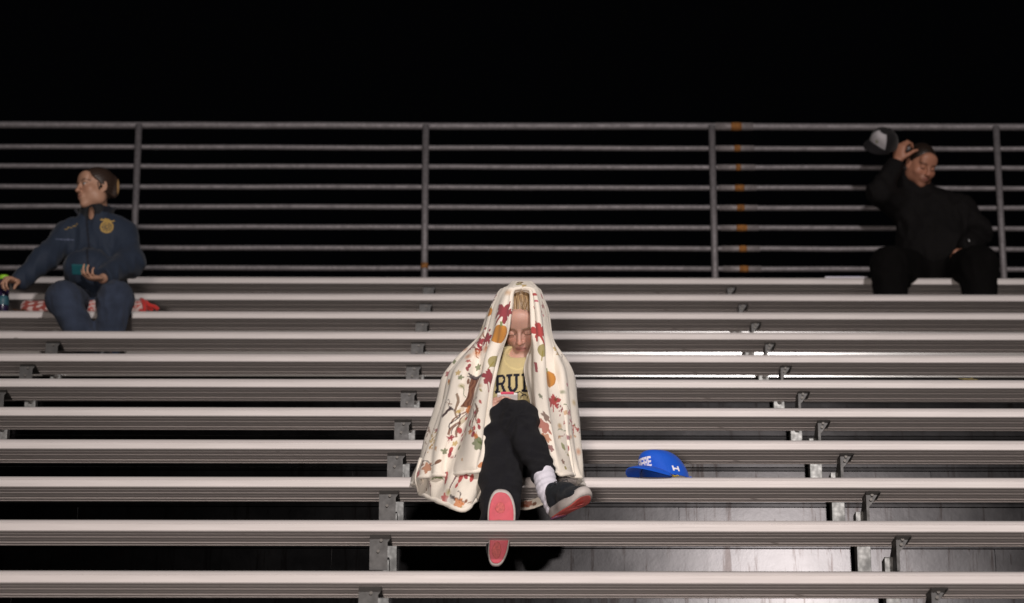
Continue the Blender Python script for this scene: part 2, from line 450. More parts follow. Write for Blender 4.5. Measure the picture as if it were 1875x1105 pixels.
def mesh_field(F, lo, hi, h):
    """naive surface nets over a sparse set of blocks; returns vertices, quads"""
    lo = V3(lo); hi = V3(hi); B = 8
    n = np.ceil((hi - lo) / (h * B)).astype(int)
    gi = np.stack(np.meshgrid(*[np.arange(m) for m in n], indexing='ij'), -1).reshape(-1, 3)
    cen = (lo + (gi + 0.5) * h * B).astype(f32)
    # coarse culling in spatial bins so that far primitives are skipped
    def ev(P, bins):
        out = np.empty(len(P), f32)
        key = (bins[:, 0] * 4096 + bins[:, 1]) * 4096 + bins[:, 2]
        o = np.argsort(key, kind='stable'); ks = key[o]
        st = np.flatnonzero(np.r_[True, ks[1:] != ks[:-1]]); en = np.r_[st[1:], len(ks)]
        for a, b in zip(st, en):
            idx = o[a:b]; Q = P[idx].reshape(-1, 3)
            out_ = F(Q)
            yield idx, out_
    bs = max(1, int(round(0.12 / (h * B))))
    dc = np.empty(len(cen), f32)
    for idx, v in ev(cen, gi // bs): dc[idx] = v
    act = gi[np.abs(dc) < h * B * 0.87 * 1.5 + 0.012]
    loc = np.stack(np.meshgrid(*[np.arange(B + 1)] * 3, indexing='ij'), -1).reshape(-1, 3)
    cl = np.stack(np.meshgrid(*[np.arange(B)] * 3, indexing='ij'), -1).reshape(-1, 3)
    cid = [(cl + c) @ np.array([(B + 1) ** 2, B + 1, 1]) for c in CORN]
    allk, allp, alls = [], [], []
    P = (lo + (act[:, None, :] * B + loc[None]) * h).astype(f32)
    N = (n * B + 2).astype(np.int64)
    for idx, v in ev(P, act // bs):
        v = v.reshape(len(idx), -1)
        cv = np.stack([v[:, c] for c in cid], -1)                  # blocks, cells, 8
        ins = cv < 0; cnt = ins.sum(-1); m = (cnt > 0) & (cnt < 8)
        bi, ci = np.nonzero(m)
        if len(bi) == 0: continue
        c8 = cv[bi, ci]; i8 = ins[bi, ci]
        acc = np.zeros((len(bi), 3)); w = np.zeros(len(bi))
        for a, b in EDG:
            x = i8[:, a] != i8[:, b]
            t = c8[:, a] / np.where(x, c8[:, a] - c8[:, b], 1)
            p = CORN[a] + t[:, None] * (CORN[b] - CORN[a])
            acc += np.where(x[:, None], p, 0); w += x
        g = act[idx][bi] * B + cl[ci]
        allk.append((g[:, 0] * N[1] + g[:, 1]) * N[2] + g[:, 2]); allp.append(lo + (g + acc / w[:, None]) * h)
        alls.append(i8)
    K = np.concatenate(allk); Pv = np.concatenate(allp); I8 = np.concatenate(alls)
    K, u = np.unique(K, return_index=True); Pv = Pv[u]; I8 = I8[u]
    st = [N[1] * N[2], N[2], 1]
    quads = []
    def find(k):
        p = np.searchsorted(K, k); p = np.minimum(p, len(K) - 1)
        return np.where(K[p] == k, p, -1)
    for ax in range(3):
        a, b = 0, [4, 2, 1][ax]
        x = np.flatnonzero(I8[:, a] != I8[:, b])
        o1, o2 = [st[i] for i in range(3) if i != ax]
        c0 = x; c1 = find(K[x] - o1); c2 = find(K[x] - o1 - o2); c3 = find(K[x] - o2)
        ok = (c1 >= 0) & (c2 >= 0) & (c3 >= 0)
        q = np.stack([c0, c1, c2, c3], 1)[ok]
        flip = I8[x, a][ok] ^ (ax == 1)
        q[~flip] = q[~flip][:, ::-1]
        quads.append(q)
    return Pv, np.concatenate(quads)
def np_mesh(name, V, Q, smooth=True):
    me = bpy.data.meshes.new(name)
    me.vertices.add(len(V)); me.vertices.foreach_set('co', np.asarray(V, f32).ravel())
    k = Q.shape[1]
    me.loops.add(Q.size); me.loops.foreach_set('vertex_index', Q.astype(np.int32).ravel())
    me.polygons.add(len(Q)); me.polygons.foreach_set('loop_start', np.arange(0, Q.size, k, dtype=np.int32))
    me.update(calc_edges=True)
    me.polygons.foreach_set('use_smooth', [smooth] * len(me.polygons))
    return me
def set_col(me, C):
    at_ = me.color_attributes.new('Col', 'FLOAT_COLOR', 'POINT')
    c = np.ones((len(me.vertices), 4), f32); c[:, :3] = C
    at_.data.foreach_set('color', c.ravel())
def relax(V, Q, it=2, lam=0.5):
    for _ in range(it):
        S = np.zeros_like(V); n = np.zeros(len(V))
        for i in range(4):
            a, b = Q[:, i], Q[:, (i + 1) % 4]
            for d_ in range(3):
                S[:, d_] += np.bincount(a, V[b, d_], len(V)) + np.bincount(b, V[a, d_], len(V))
            n += np.bincount(a, minlength=len(V)) + np.bincount(b, minlength=len(V))
        V = V + lam * (S / np.maximum(n, 1)[:, None] - V)
    return V
def sdf_obj(name, F, lo, hi, h, mat, parent, colfn=None, it=1):
    V, Q = mesh_field(F, lo, hi, h)
    V = relax(V, Q, it)
    me = np_mesh(name, V, Q)
    if colfn is not None: set_col(me, colfn(V))
    return link(name, me, parent, [mat])

# cheap smooth noise on points
_pr = np.random.default_rng(3)
_K = _pr.normal(size=(10, 3)); _K /= np.linalg.norm(_K, axis=1)[:, None]; _PH = _pr.uniform(0, 6.28, 10)
def wob(P, s, seed=0):
    out = 0
    for i in range(5):
        j = (i + seed * 3) % 10
        out = out + np.sin(P @ (_K[j] * s * (1 + 0.37 * i)) + _PH[j] + seed)
    return out / 5
def folds(amp, s, seed=0, stretch=(1, 1, 1)):
    st = np.array(stretch)
    def post(P, d):
        near = np.abs(d) < 0.06
        if not near.any(): return d
        q = P[near] * st
        w = wob(q + 0.04 * np.stack([wob(q, s * .5, 1), wob(q, s * .5, 2), wob(q, s * .5, 4)], 1), s, seed)
        f = (1 - np.abs(w) * 2.2)                      # ridges
        d = d.copy(); d[near] = d[near] - amp * (np.clip(f, -1, 1)) * 1.0
        return d
    return post

def axes(fwd, up=(0, 0, 1), roll=0.0):
    """rows: local x (viewer's right when facing the camera), local y = forward, local z = up"""
    f = unit(fwd); u = V3(up) - f * (V3(up) @ f); u = unit(u); x = np.cross(u, f)
    x = -np.cross(f, u)
    if roll:
        c, s = math.cos(roll), math.sin(roll); x, u = c * x + s * u, -s * x + c * u
    return np.stack([x, f, u])

def head_fn(C, R, sc_=1.0, closed=True, fat=0.0, nose=1.0):
    C = V3(C); Rf = R.T.astype(f32)
    H = Field(0.02)
    H.ell((0, -.018, .035), (.074, .092, .084))
    H.ell((0, .030, -.035), (.057 + fat, .060, .080), k=.025)
    H.ell((0, .069, -.100), (.021, .018, .018), k=.028)
    for s_ in (-1, 1):
        H.ell((s_ * (.044 + fat), .004, -.062), (.022, .034, .034), k=.03)
        H.ell((s_ * .040, .060, -.026), (.021 + fat * .5, .020, .022), k=.022)
    H.cap((-.034, .0795, .023), (.034, .0795, .023), .012, k=.020)
    H.ell((0, .070, .050), (.055, .028, .040), k=.02)
    for s_ in (-1, 1):
        H.ell((s_ * .032, .104, .004), (.017, .018, .0105), k=.014, mode='s')
        H.ell((s_ * .0315, .0795, .003), (.0145, .0125, .0118), k=.003)
        if closed:
            H.cap((s_ * .0315 - .012, .0905, -.0025), (s_ * .0315 + .012, .0905, -.0025), .0024, k=.003)
        else:
            H.cap((s_ * .0315 - .012, .0895, .0105), (s_ * .0315 + .012, .0885, .0095), .0030, k=.003)
            H.cap((s_ * .0315 - .011, .0890, -.0060), (s_ * .0315 + .011, .0880, -.0055), .0024, k=.003)
    H.cap((0, .090, .016), (0, .110 * nose + .001, -.024), .0068, .0095, k=.010)
    H.ell((0, .1115, -.030), (.0105, .0100, .0090), k=.006)
    for s_ in (-1, 1):
        H.ell((s_ * .0125, .1010, -.0325), (.0070, .0085, .0062), k=.006)
        H.ell((s_ * .006, .1040, -.0400), (.0032, .0045, .0030), k=.003, mode='s')
    H.ell((0, .086, -.060), (.026, .013, .018), k=.016)
    H.cap((-.017, .0925, -.0570), (0, .0985, -.0555), .0030, .0038, k=.005)
    H.cap((.017, .0925, -.0570), (0, .0985, -.0555), .0030, .0038, k=.005)
    H.cap((-.012, .0925, -.0665), (.012, .0925, -.0665), .0048, k=.006)
    H.cap((-.021, .0985, -.0612), (.021, .0985, -.0612), .0013, k=.003, mode='s')
    for s_ in (-1, 1):
        ear = axes((s_ * .9, .35, 0))
        H.ell((s_ * .078, -.012, -.004), (.017, .008, .031), ear, k=.006)
        H.ell((s_ * .084, -.008, .000), (.009, .006, .019), ear, k=.004, mode='s')
        H.ell((s_ * .0765, -.006, -.028), (.006, .006, .009), k=.005)
    def f(P):
        q = ((P - C.astype(f32)) @ Rf) / f32(sc_)
        return H(q) * f32(sc_)
    return f
def to_head(V, C, R, sc_): return ((V - V3(C)) @ R.T) / sc_
def gauss(d2, s): return np.exp(-d2 / (2 * s * s))
def face_colors(V, C, R, sc_, skin, closed, lips, brow, beard=0, flush=0.3):
    q = to_head(V, C, R, sc_)
    col_ = np.tile(np.array(skin, float), (len(V), 1))
    def mixc(m, c):
        nonlocal col_
        m = np.clip(m, 0, 1)[:, None]; col_ = col_ * (1 - m) + np.array(c) * m
    near = np.linalg.norm(q, axis=1) < 0.16
    fr = near & (q[:, 1] > 0.03)
    red = np.array(skin) * np.array((1.10, .72, .66))
    for s_ in (-1, 1):
        mixc(fr * flush * gauss((q[:, 0] - s_ * .040) ** 2 + (q[:, 2] + .026) ** 2, .016), red)
    mixc(fr * flush * gauss(q[:, 0] ** 2 + (q[:, 2] + .028) ** 2, .010), red)
    m = fr & (np.abs(q[:, 0]) < .022) & (np.abs(q[:, 2] + .061) < .0115 * (1 - (np.abs(q[:, 0]) / .026) ** 2)) & (q[:, 1] > .085)
    mixc(m * .85, lips)
    mixc((fr & (np.abs(q[:, 0]) < .021) & (np.abs(q[:, 2] + .0612) < .0018)) * .8, np.array(lips) * .35)
    for s_ in (-1, 1):
        x = (q[:, 0] - s_ * .033) * s_
        bz = .0225 + .004 * np.clip(1 - (np.abs(x - .003) / .018) ** 2, -1, 1)
        mixc((fr & (np.abs(x) < .019) & (np.abs(q[:, 2] - bz) < .0042)) * .75, brow)
        ex = q[:, 0] - s_ * .0315
        if closed:
            mixc((fr & (np.abs(ex) < .0145) & (np.abs(q[:, 2] + .003 + .0016 * (1 - (ex / .0145) ** 2)) < .0026)) * .85, np.array(brow) * .55)
            mixc(fr * .12 * gauss(ex ** 2 + (q[:, 2] - .006) ** 2, .009), red)
        else:
            e = (ex / .0125) ** 2 + ((q[:, 2] - .002) / .0062) ** 2
            mixc((fr & (e < 1)) * .95, (.55, .52, .5))
            mixc((fr & (ex ** 2 + (q[:, 2] - .002) ** 2 < .0058 ** 2) & (e < 1.2)) * 1.0, (.03, .02, .015))
            mixc((fr & (np.abs(ex) < .0145) & (np.abs(q[:, 2] - .0085 - .001 * (1 - (ex / .0145) ** 2)) < .0022)) * .85, np.array(brow) * .4)
    if beard:
        m = near & (q[:, 1] > -.01) & (q[:, 2] < -.035) & (q[:, 2] > -.13)
        mixc(m * beard, np.array(skin) * (.62, .60, .60))
    return col_

def hand(F, wrist, d, pn, side, curl=(.5, .6, .4), thumb=0.5, sc_=1.0, spread=0.05, r=1.0):
    """palm and five fingers: d = direction wrist to knuckles, pn = direction the palm faces, side = direction of the thumb"""
    d = unit(d); pn = V3(pn); pn = unit(pn - d * (pn @ d)); s_ = V3(side); s_ = s_ - d * (s_ @ d) - pn * (s_ @ pn); s_ = unit(s_)
    w = V3(wrist); R = np.stack([s_, d, pn])
    F.ell(w + d * .050 * sc_, (.040 * sc_, .052 * sc_, .0165 * sc_ * r), R, k=.012)
    F.ell(w + d * .075 * sc_, (.039 * sc_, .028 * sc_, .0135 * sc_ * r), R, k=.012)
    L = [(.030, .088, (.040, .025, .020), .0088), (.010, .094, (.045, .028, .021), .0090), (-.011, .090, (.042, .026, .020), .0086), (-.031, .080, (.033, .020, .018), .0076)]
    for i, (off, base, seg, rad) in enumerate(L):
        p = w + (s_ * off + d * base) * sc_ - pn * .001
        dirn = unit(d + s_ * off * spread * 30)
        q = p; a = 0.0
        for j, ln in enumerate(seg):
            a += curl[j] * (1 + .08 * i)
            dd = dirn * math.cos(a) + pn * math.sin(a)
            e = q + dd * ln * sc_
            F.cap(q, e, rad * sc_ * (1 - .09 * j), rad * sc_ * (1 - .09 * (j + 1)), k=.0035)
            q = e
    p = w + (s_ * .026 + d * .022 + pn * .004) * sc_
    td = unit(s_ * .75 + d * .65 + pn * .35 * thumb)
    e = p + td * .042 * sc_; F.cap(p, e, .0145 * sc_, .0115 * sc_, k=.012)
    td2 = unit(td * .6 + d * .6 + pn * thumb * .6); e2 = e + td2 * .034 * sc_; F.cap(e, e2, .0108 * sc_, .0095 * sc_, k=.004)
    td3 = unit(td2 + pn * thumb * .5); F.cap(e2, e2 + td3 * .024 * sc_, .0092 * sc_, .0078 * sc_, k=.004)

# ------------------------------------------------------------------ soft materials
def mat_vcol(name, rough=0.55, bump=0.0, scale=200, sheen=0.0, sss=0.0, var=0.06, spec=0.4, bscale=None):
    t = NT(name); setp(t.b, Roughness=rough)
    t.b.inputs['Specular IOR Level'].default_value = spec
    if sheen: t.b.inputs['Sheen Weight'].default_value = sheen; t.b.inputs['Sheen Roughness'].default_value = 0.5
    if sss:
        t.b.inputs['Subsurface Weight'].default_value = sss
        t.b.inputs['Subsurface Radius'].default_value = (0.009, 0.004, 0.002); t.b.inputs['Subsurface Scale'].default_value = 1.0
    a = t.n('ShaderNodeAttribute'); a.attribute_name = 'Col'
    f = t.noise(scale, 3); c = t.ramp(f, [(0.3, (1 - var,) * 3), (0.7, (1 + var,) * 3)])
    t.l(t.mix(1.0, a.outputs['Color'], c, 'MULTIPLY'), t.b.inputs['Base Color'])
    if bump: t.bump(t.noise(bscale or scale, 5, None, 0.7), bump, 0.004)
    return t.m
def mat_cloth(name, color, rough=0.85, var=0.18, scale=25, weave=600, bump=0.25, sheen=0.15, fold=0.0, spec=0.25):
    t = NT(name); setp(t.b, Roughness=rough)
    t.b.inputs['Specular IOR Level'].default_value = spec
    t.b.inputs['Sheen Weight'].default_value = sheen
    f = t.noise(scale, 5, None, 0.6)
    lo = tuple(c * (1 - var) for c in color); hi = tuple(min(1, c * (1 + var)) for c in color)
    t.l(t.ramp(f, [(0.3, lo), (0.7, hi)]), t.b.inputs['Base Color'])
    wv = t.noise(weave, 2)
    if fold:
        fo = t.noise(14, 3, (1, 1, 1.6), 0.5)
        m = t.n('ShaderNodeMath', operation='MULTIPLY_ADD'); t.l(fo, m.inputs[0]); m.inputs[1].default_value = fold; t.l(wv, m.inputs[2])
        t.bump(m.outputs[0], bump, 0.01)
    else: t.bump(wv, bump, 0.002)
    return t.m
M['skin'] = mat_vcol('skin', 0.48, 0.08, 260, 0, 0.12, 0.05, 0.4)
M['skin_far'] = mat_vcol('skin_dim', 0.5, 0.08, 160, 0, 0.0, 0.05, 0.4)
M['shirt'] = mat_vcol('yellow_cotton', 0.9, 0.25, 500, 0.2, 0, 0.05, 0.2)
M['blanket'] = mat_vcol('printed_fleece', 0.95, 0.55, 330, 0.12, 0, 0.05, 0.15)
M['pants'] = mat_cloth('black_twill', (0.0062, 0.0062, 0.0100), 0.78, 0.3, 12, 500, 0.8, 0.03, 3.0, .3)
M['sock'] = mat_cloth('white_ribbed_sock', (0.66, 0.64, 0.72), 0.9, 0.06, 40, 300, 0.5, 0.1)
M['upper'] = mat_cloth('black_knit_upper', (0.014, 0.017, 0.022), 0.7, 0.4, 90, 300, 0.5, 0.05)
M['midsole'] = mat_plain('grey_white_midsole', (0.46, 0.42, 0.40), 0.6, 0, 0.12, 60)
M['outsole'] = mat_plain('coral_outsole', (0.52, 0.058, 0.088), 0.55, 0, 0.10, 60, 0.1)
M['outsole2'] = mat_plain('orange_coral_outsole', (0.66, 0.12, 0.10), 0.55, 0, 0.12, 60, 0.1)
M['tread'] = mat_plain('worn_tread', (0.50, 0.10, 0.10), 0.7, 0, 0.3, 120, 0.1)
M['heelpurple'] = mat_plain('purple_heel_rubber', (0.22, 0.09, 0.17), 0.5, 0, 0.2, 60)
M['lace'] = mat_plain('black_lace', (0.03, 0.03, 0.035), 0.8)

# ================================================================== the girl under the blanket
zs2 = rowZ(2)
def A(px, py, Y): return np.array(at(px, py, Y))
# head
gf = unit((-0.14, -0.72, -0.76))
GR = axes(gf, roll=-0.04)
GE = A(951, 611, 10.325)
GC = GE - gf * .092 - GR[2] * .003
GS = 1.0
neck = GC - GR[2] * .085 - gf * .015
chest_t = V3(A(955, 665, 10.47)); chest_t[1] = 10.46
hip = V3(A(952, 850, 10.50)); hip[2] = zs2 + .10
shL = V3(chest_t[0] - .135, 10.47, chest_t[2] - .055); shR = V3(chest_t[0] + .120, 10.47, chest_t[2] - .075)
knB = A(946, 770, 9.955); knA = A(922, 776, 10.00); knA[2] = knB[2] - .115
knA = A(916, 806, 9.98)
anB = A(1002, 897, 9.805); anA = A(914, 958, 9.83)
elL = V3(shL[0] - .04, 10.33, shL[2] - .24); elR = V3(shR[0] + .01, 10.33, shR[2] - .23)
wrL = A(893, 774, 10.15); wrR = A(972, 785, 10.17)
girl = tag(empty('person', (hip[0], 10.4, zs2)), 'seated person in black trousers under a leaf-patterned blanket, legs crossed, looking down at a phone', 'person')

B = Field(0.03)
B.fn(head_fn(GC, GR, GS, True, 0.002, 0.98), GC, .15, k=.012)
B.cap(GC - GR[2] * .06 - gf * .02, chest_t + V3(0, .01, .02), .050, .056, k=.03)
B.ell(chest_t - V3(0, 0, .10), (.135, .085, .16), k=.04)
B.ell(hip + V3(0, 0, .10), (.12, .09, .16), k=.05)
B.ell(hip, (.15, .10, .09), k=.05)
for sh, el, wr in ((shL, elL, wrL), (shR, elR, wrR)):
    B.cap(chest_t - V3(0, 0, .05), sh, .05, .05, k=.04); B.chain([sh, el, wr], [.048, .036, .026], k=.02)
hand(B, wrL, A(903, 738, 10.08) - wrL, (0.95, -.25, .1), (0.1, .2, 1), (.75, .75, .6), 1.0, .93)
hand(B, wrR, A(960, 755, 10.11) - wrR, (-0.95, -.2, .1), (-0.1, .2, 1), (.75, .75, .6), 1.0, .93)
B.chain([hip + V3(-.09, 0, 0), knA, anA], [.075, .048, .034], k=.03)
B.chain([hip + V3(.09, 0, 0), knB, A(975, 818, 9.885), A(995, 868, 9.83), anB], [.070, .046, .038, .030, .028], k=.02)
hB = A(1020, 922, 9.79); tB = A(1056, 912, 9.72)
B.chain([anB, hB], [.032, .022], k=.02)
hA = A(909, 1012, 9.74); tA = A(917, 922, 9.74)
B.chain([anA, anA + V3(0, -.03, -.06)], [.034, .024], k=.02)
SK = (0.50, 0.295, 0.235)
def girl_col(V): return face_colors(V, GC, GR, GS, SK, True, (.42, .18, .16), (.34, .215, .15), flush=.5)
sdf_obj('body', B, (-.45, 9.3, 3.5), (.75, 10.9, 5.0), .0034, M['skin'], girl, girl_col)

# hair: pulled back, blond-brown, strands over the crown
Rf = GR
def hair_fn(C, R, s_, line=-.5, thick=.009, seed=0, strand=70, front=.045, low=-.02):
    Cf = C.astype(f32); RT = R.T.astype(f32)
    def f(P):
        q = ((P - Cf) @ RT) / f32(s_)
        d = f_ell(q, V3(0, -.020, .036), (.074 + thick, .090 + thick, .084 + thick))
        ph = np.arctan2(q[:, 0], q[:, 2] - .02)
        st = .0010 * np.sin(ph * strand + 6 * np.sin(q[:, 1] * 30 + seed)) + .0014 * np.sin(ph * strand * .37 + q[:, 1] * 40)
        cut = (q[:, 1] - front) * .80 - (q[:, 2] - .068) * .60 + .35 * q[:, 0] ** 2 / .05
        cut2 = low - q[:, 2] + np.maximum(q[:, 1] + .02, 0) * .5
        d = smax(d - st, cut, .006); d = smax(d, cut2, .01)
        return d * f32(s_)
    return f
H = Field(.01)
H.fn(hair_fn(GC, GR, GS, strand=60, front=.062), GC, .14)
rr = np.random.default_rng(11)
for i in range(16):      # loose wisps over the front of the crown
    a0 = rr.uniform(-.9, .9); y0 = .078 + rr.uniform(-.01, .004)
    p0 = V3(.070 * math.sin(a0), y0 - abs(a0) * .016, .085 + .012 * math.cos(a0) + rr.uniform(-.012, .006))
    pts = [p0]
    for j in range(5):
        t = (j + 1) / 5
        pts.append(V3(p0[0] * (1 - .25 * t) + rr.normal() * .004, p0[1] - .030 * t * 1.1, p0[2] + .042 * t - .018 * t * t + rr.normal() * .0015))
    H.chain([GC + GR.T @ p for p in pts], [.0011] * 6, k=.001)
H.ell(GC + GR.T @ V3(0, -.03, .128), (.034, .034, .026), GR, k=.012)      # knot of hair on top
def hair_col(base, hi, s_=1.0):
    def f(V):
        t = .5 + .5 * np.sin(V[:, 0] * 620 + 2 * np.sin(V[:, 2] * 50)) * np.sin(V[:, 0] * 253 + V[:, 1] * 30)
        t = np.clip(t * 1.2 - .2, 0, 1)[:, None]
        return np.array(base) * (1 - t) + np.array(hi) * t
    return f
M['hair'] = mat_vcol('hair', 0.42, 0.3, 300, 0, 0, .15, .5)
sdf_obj('hair', H, GC - .16, GC + .17,   .0024, M['hair'], girl, hair_col((.16, .098, .05), (.40, .27, .14)), 1)

# yellow T-shirt with letters
T_ = Field(0.03)
T_.cap(chest_t + V3(0, -.005, .015), chest_t + V3(0, 0, -.02), .066, .09, k=.03)
T_.ell(chest_t - V3(0, .012, .10), (.150, .102, .165), k=.04)
T_.ell(hip + V3(0, -.01, .09), (.150, .118, .17), k=.05)
for sh, el in ((shL, elL), (shR, elR)):
    T_.cap(chest_t - V3(0, 0, .05), sh, .062, .062, k=.04); T_.cap(sh, sh + (el - sh) * .75, .062, .060, k=.02)
T_.ell(A(951, 642, 10.36), (.060, .060, .030), k=.006, mode='s')
T_.post = folds(.0030, 40, 2, (1.3, 1.2, .7))
def seg_glyph(x, z, ch):
    """slab serif capitals in a 1 x 1 box, returns mask"""
    def bar(a, b, c, d): return (x > a) & (x < b) & (z > c) & (z < d)
    if ch == 'R':
        r = bar(.10, .34, 0, 1) | bar(0, .46, 0, .14) | bar(0, .5, .86, 1) | (bar(.1, .62, .84, 1)) | bar(.1, .6, .42, .56)
        bowl = (np.hypot((x - .58) / .36, (z - .71) / .29) < 1) & (x > .55) & ~((np.hypot((x - .56) / .16, (z - .70) / .15) < 1))
        leg = (z < .5) & (np.abs(x - (.88 - .55 * z)) < .13)
        return r | bowl | leg | bar(.66, 1.0, 0, .14)
    if ch == 'U':
        u = bar(.10, .34, .3, 1) | bar(.66, .90, .3, 1) | bar(0, .44, .86, 1) | bar(.56, 1, .86, 1)
        c = (z <= .32) & (np.hypot((x - .5) / .40, (z - .32) / .32) < 1) & ~(np.hypot((x - .5) / .16, (z - .34) / .18) < 1)
        return u | c
    if ch == 'I': return bar(.18, .46, 0, 1) | bar(0, .64, 0, .14) | bar(0, .64, .86, 1)
SHIRT = (.52, .43, .225)
L0 = A(937, 703, 10.33); pxm = np.linalg.norm(A(938, 703, 10.33) - L0)
def shirt_col(V):
    C = np.tile(np.array(SHIRT), (len(V), 1))
    front = V[:, 1] < 10.44
    P = pix(V)
    m = np.zeros(len(V), bool)
    for ch, xa, xb in (('R', 906, 927), ('U', 927.5, 951), ('I', 954.5, 972)):
        # flat print laid out in metres on the shirt's own front, columns along x and rows along z
        X0_ = A(xa, 716, 10.33); X1_ = A(xb, 682, 10.33)
        x = (V[:, 0] - X0_[0]) / (X1_[0] - X0_[0]); z = (V[:, 2] - X0_[2]) / (X1_[2] - X0_[2])
        ok = (x > 0) & (x < 1) & (z > 0) & (z < 1)
        m |= ok & seg_glyph(x, z, ch)
    # outlined scallops of the emblem below the word
    for cx, cy, r in ((930, 724, 6), (940, 722, 7), (951, 722, 6.5), (960, 726, 6)):
        c = A(cx, cy, 10.33); d = np.hypot(V[:, 0] - c[0], V[:, 2] - c[2])
        m |= (np.abs(d - r * pxm) < .0022) & (V[:, 2] > c[2] - .003)
    C[m & front] = (.012, .013, .022)
    nk = A(948, 655, 10.36); d = np.hypot(V[:, 0] - nk[0], (V[:, 2] - nk[2] - .02) * .8)
    C[(np.abs(d - .056) < .003) & front] = (.60, .50, .25)
    return C
sdf_obj('shirt', T_, (-.35, 10.1, 4.0), (.5, 10.8, 4.85), .0034, M['shirt'], girl, shirt_col)

# trousers
K_ = Field(0.03)
K_.ell(hip + V3(0, 0, .0), (.185, .135, .115), k=.05)
K_.chain([hip + V3(-.085, 0, .01), knA + V3(0, .02, -.01)], [.092, .068], k=.03)
K_.chain([hip + V3(.085, 0, .02), knB + V3(.004, .01, 0)], [.086, .066], k=.02)
# standing leg, cut wide
for a, b, ra, rb in ((knA, A(912, 880, 9.93), .068, .060), (A(912, 880, 9.93), A(911, 955, 9.86), .060, .060), (A(932, 850, 9.96), A(925, 935, 9.88), .052, .046)):
    K_.cap(a, b, ra, rb, k=.03)
hemB = A(994, 868, 9.83)
K_.cap(knB, A(972, 818, 9.885), .066, .050, k=.02); K_.cap(A(972, 818, 9.885), hemB, .050, .0445, k=.02)
K_.cap(A(928, 762, 9.99), A(955, 764, 9.98), .058, .055, k=.02)
sh_d = unit(hemB - knB)
K_.box(hemB + sh_d * .058, (.09, .09, .05), axes(sh_d, (0, 1, 0))[[0, 2, 1]], .002, k=.004, mode='s')
def pants_post(P, d):
    d = folds(.0062, 30, 5, (1.5, 1.2, .8))(P, d)
    return d
def pants_post(P, d):
    d = folds(.0065, 30, 5, (1.5, 1.2, .8))(P, d)
    # pressed crease down each lower leg and pulls fanning out from behind the raised knee
    near = np.abs(d) < .05
    q = P[near]; e = d[near]
    k0 = (q - knB.astype(f32)); r = np.linalg.norm(k0, axis=1); a = np.arctan2(k0[:, 2], k0[:, 0])
    e = e - .0045 * np.sin(a * 9 + r * 22) * np.exp(-((r - .13) / .07) ** 2)
    hb = np.linalg.norm(q - hemB.astype(f32), axis=1)
    e = e - .0030 * np.sin(q[:, 2] * 190 + q[:, 0] * 60) * np.exp(-(hb / .10) ** 2)
    d = d.copy(); d[near] = e
    return d
K_.post = pants_post
sdf_obj('trousers', K_, (-.45, 9.4, 3.6), (.55, 10.75, 4.5), .0042, M['pants'], girl, None, 2)

# sock on the crossed leg
S_ = Field(.015)
S_.cap(A(993, 862, 9.835), A(1003, 897, 9.805), .041, .037); S_.cap(A(1003, 897, 9.805), A(1016, 930, 9.785), .037, .034)
def rib(P, d): return d - .0007 * np.sin((P @ unit((1, .6, .1)).astype(f32)) * 900) - .0012 * np.sin(P @ sh_d.astype(f32) * 260)
S_.post = rib
sdf_obj('sock', S_, A(990, 862, 9.80) - .16, A(1010, 930, 9.8) + .14, .0028, M['sock'], girl)
S2 = Field(.015); S2.cap(anA, hA + V3(0, .05, .05), .040, .038)
sdf_obj('sock', S2, anA - .16, anA + .14, .004, M['sock'], girl)

# shoes: local frame x across, y heel to toe, z out of the sole (towards the ground)
def sole_outline(n=44, L=.262, wf=.054, wh=.040, pinch=.030, bend=.006):
    pts = []
    for i in range(n):
        t = 2 * math.pi * i / n
        y = -math.cos(t); s_ = math.sin(t)
        u = (y + 1) / 2
        w = wh + (wf - wh) * (3 * u * u - 2 * u ** 3) - (wh - pinch) * math.exp(-((u - .38) / .16) ** 2) * .8
        x = math.copysign(abs(s_) ** .72, s_) * w + bend * math.sin(u * math.pi) * 1.2
        pts.append((x, y * L / 2))
    return pts
def loft(name, rings, mat, parent, smooth=True, capa=True, capb=True):
    n = len(rings[0]); m = MB(); vs = [p for r in rings for p in r]
    fs = [(i * n + j, i * n + (j + 1) % n, (i + 1) * n + (j + 1) % n, (i + 1) * n + j) for i in range(len(rings) - 1) for j in range(n)]
    if capa: fs.append(tuple(range(n))[::-1])
    if capb: fs.append(tuple((len(rings) - 1) * n + j for j in range(n)))
    m.add(vs, fs); me = m.mesh(name); 
    if smooth: shade(me)
    return link(name, me, parent, [mat])
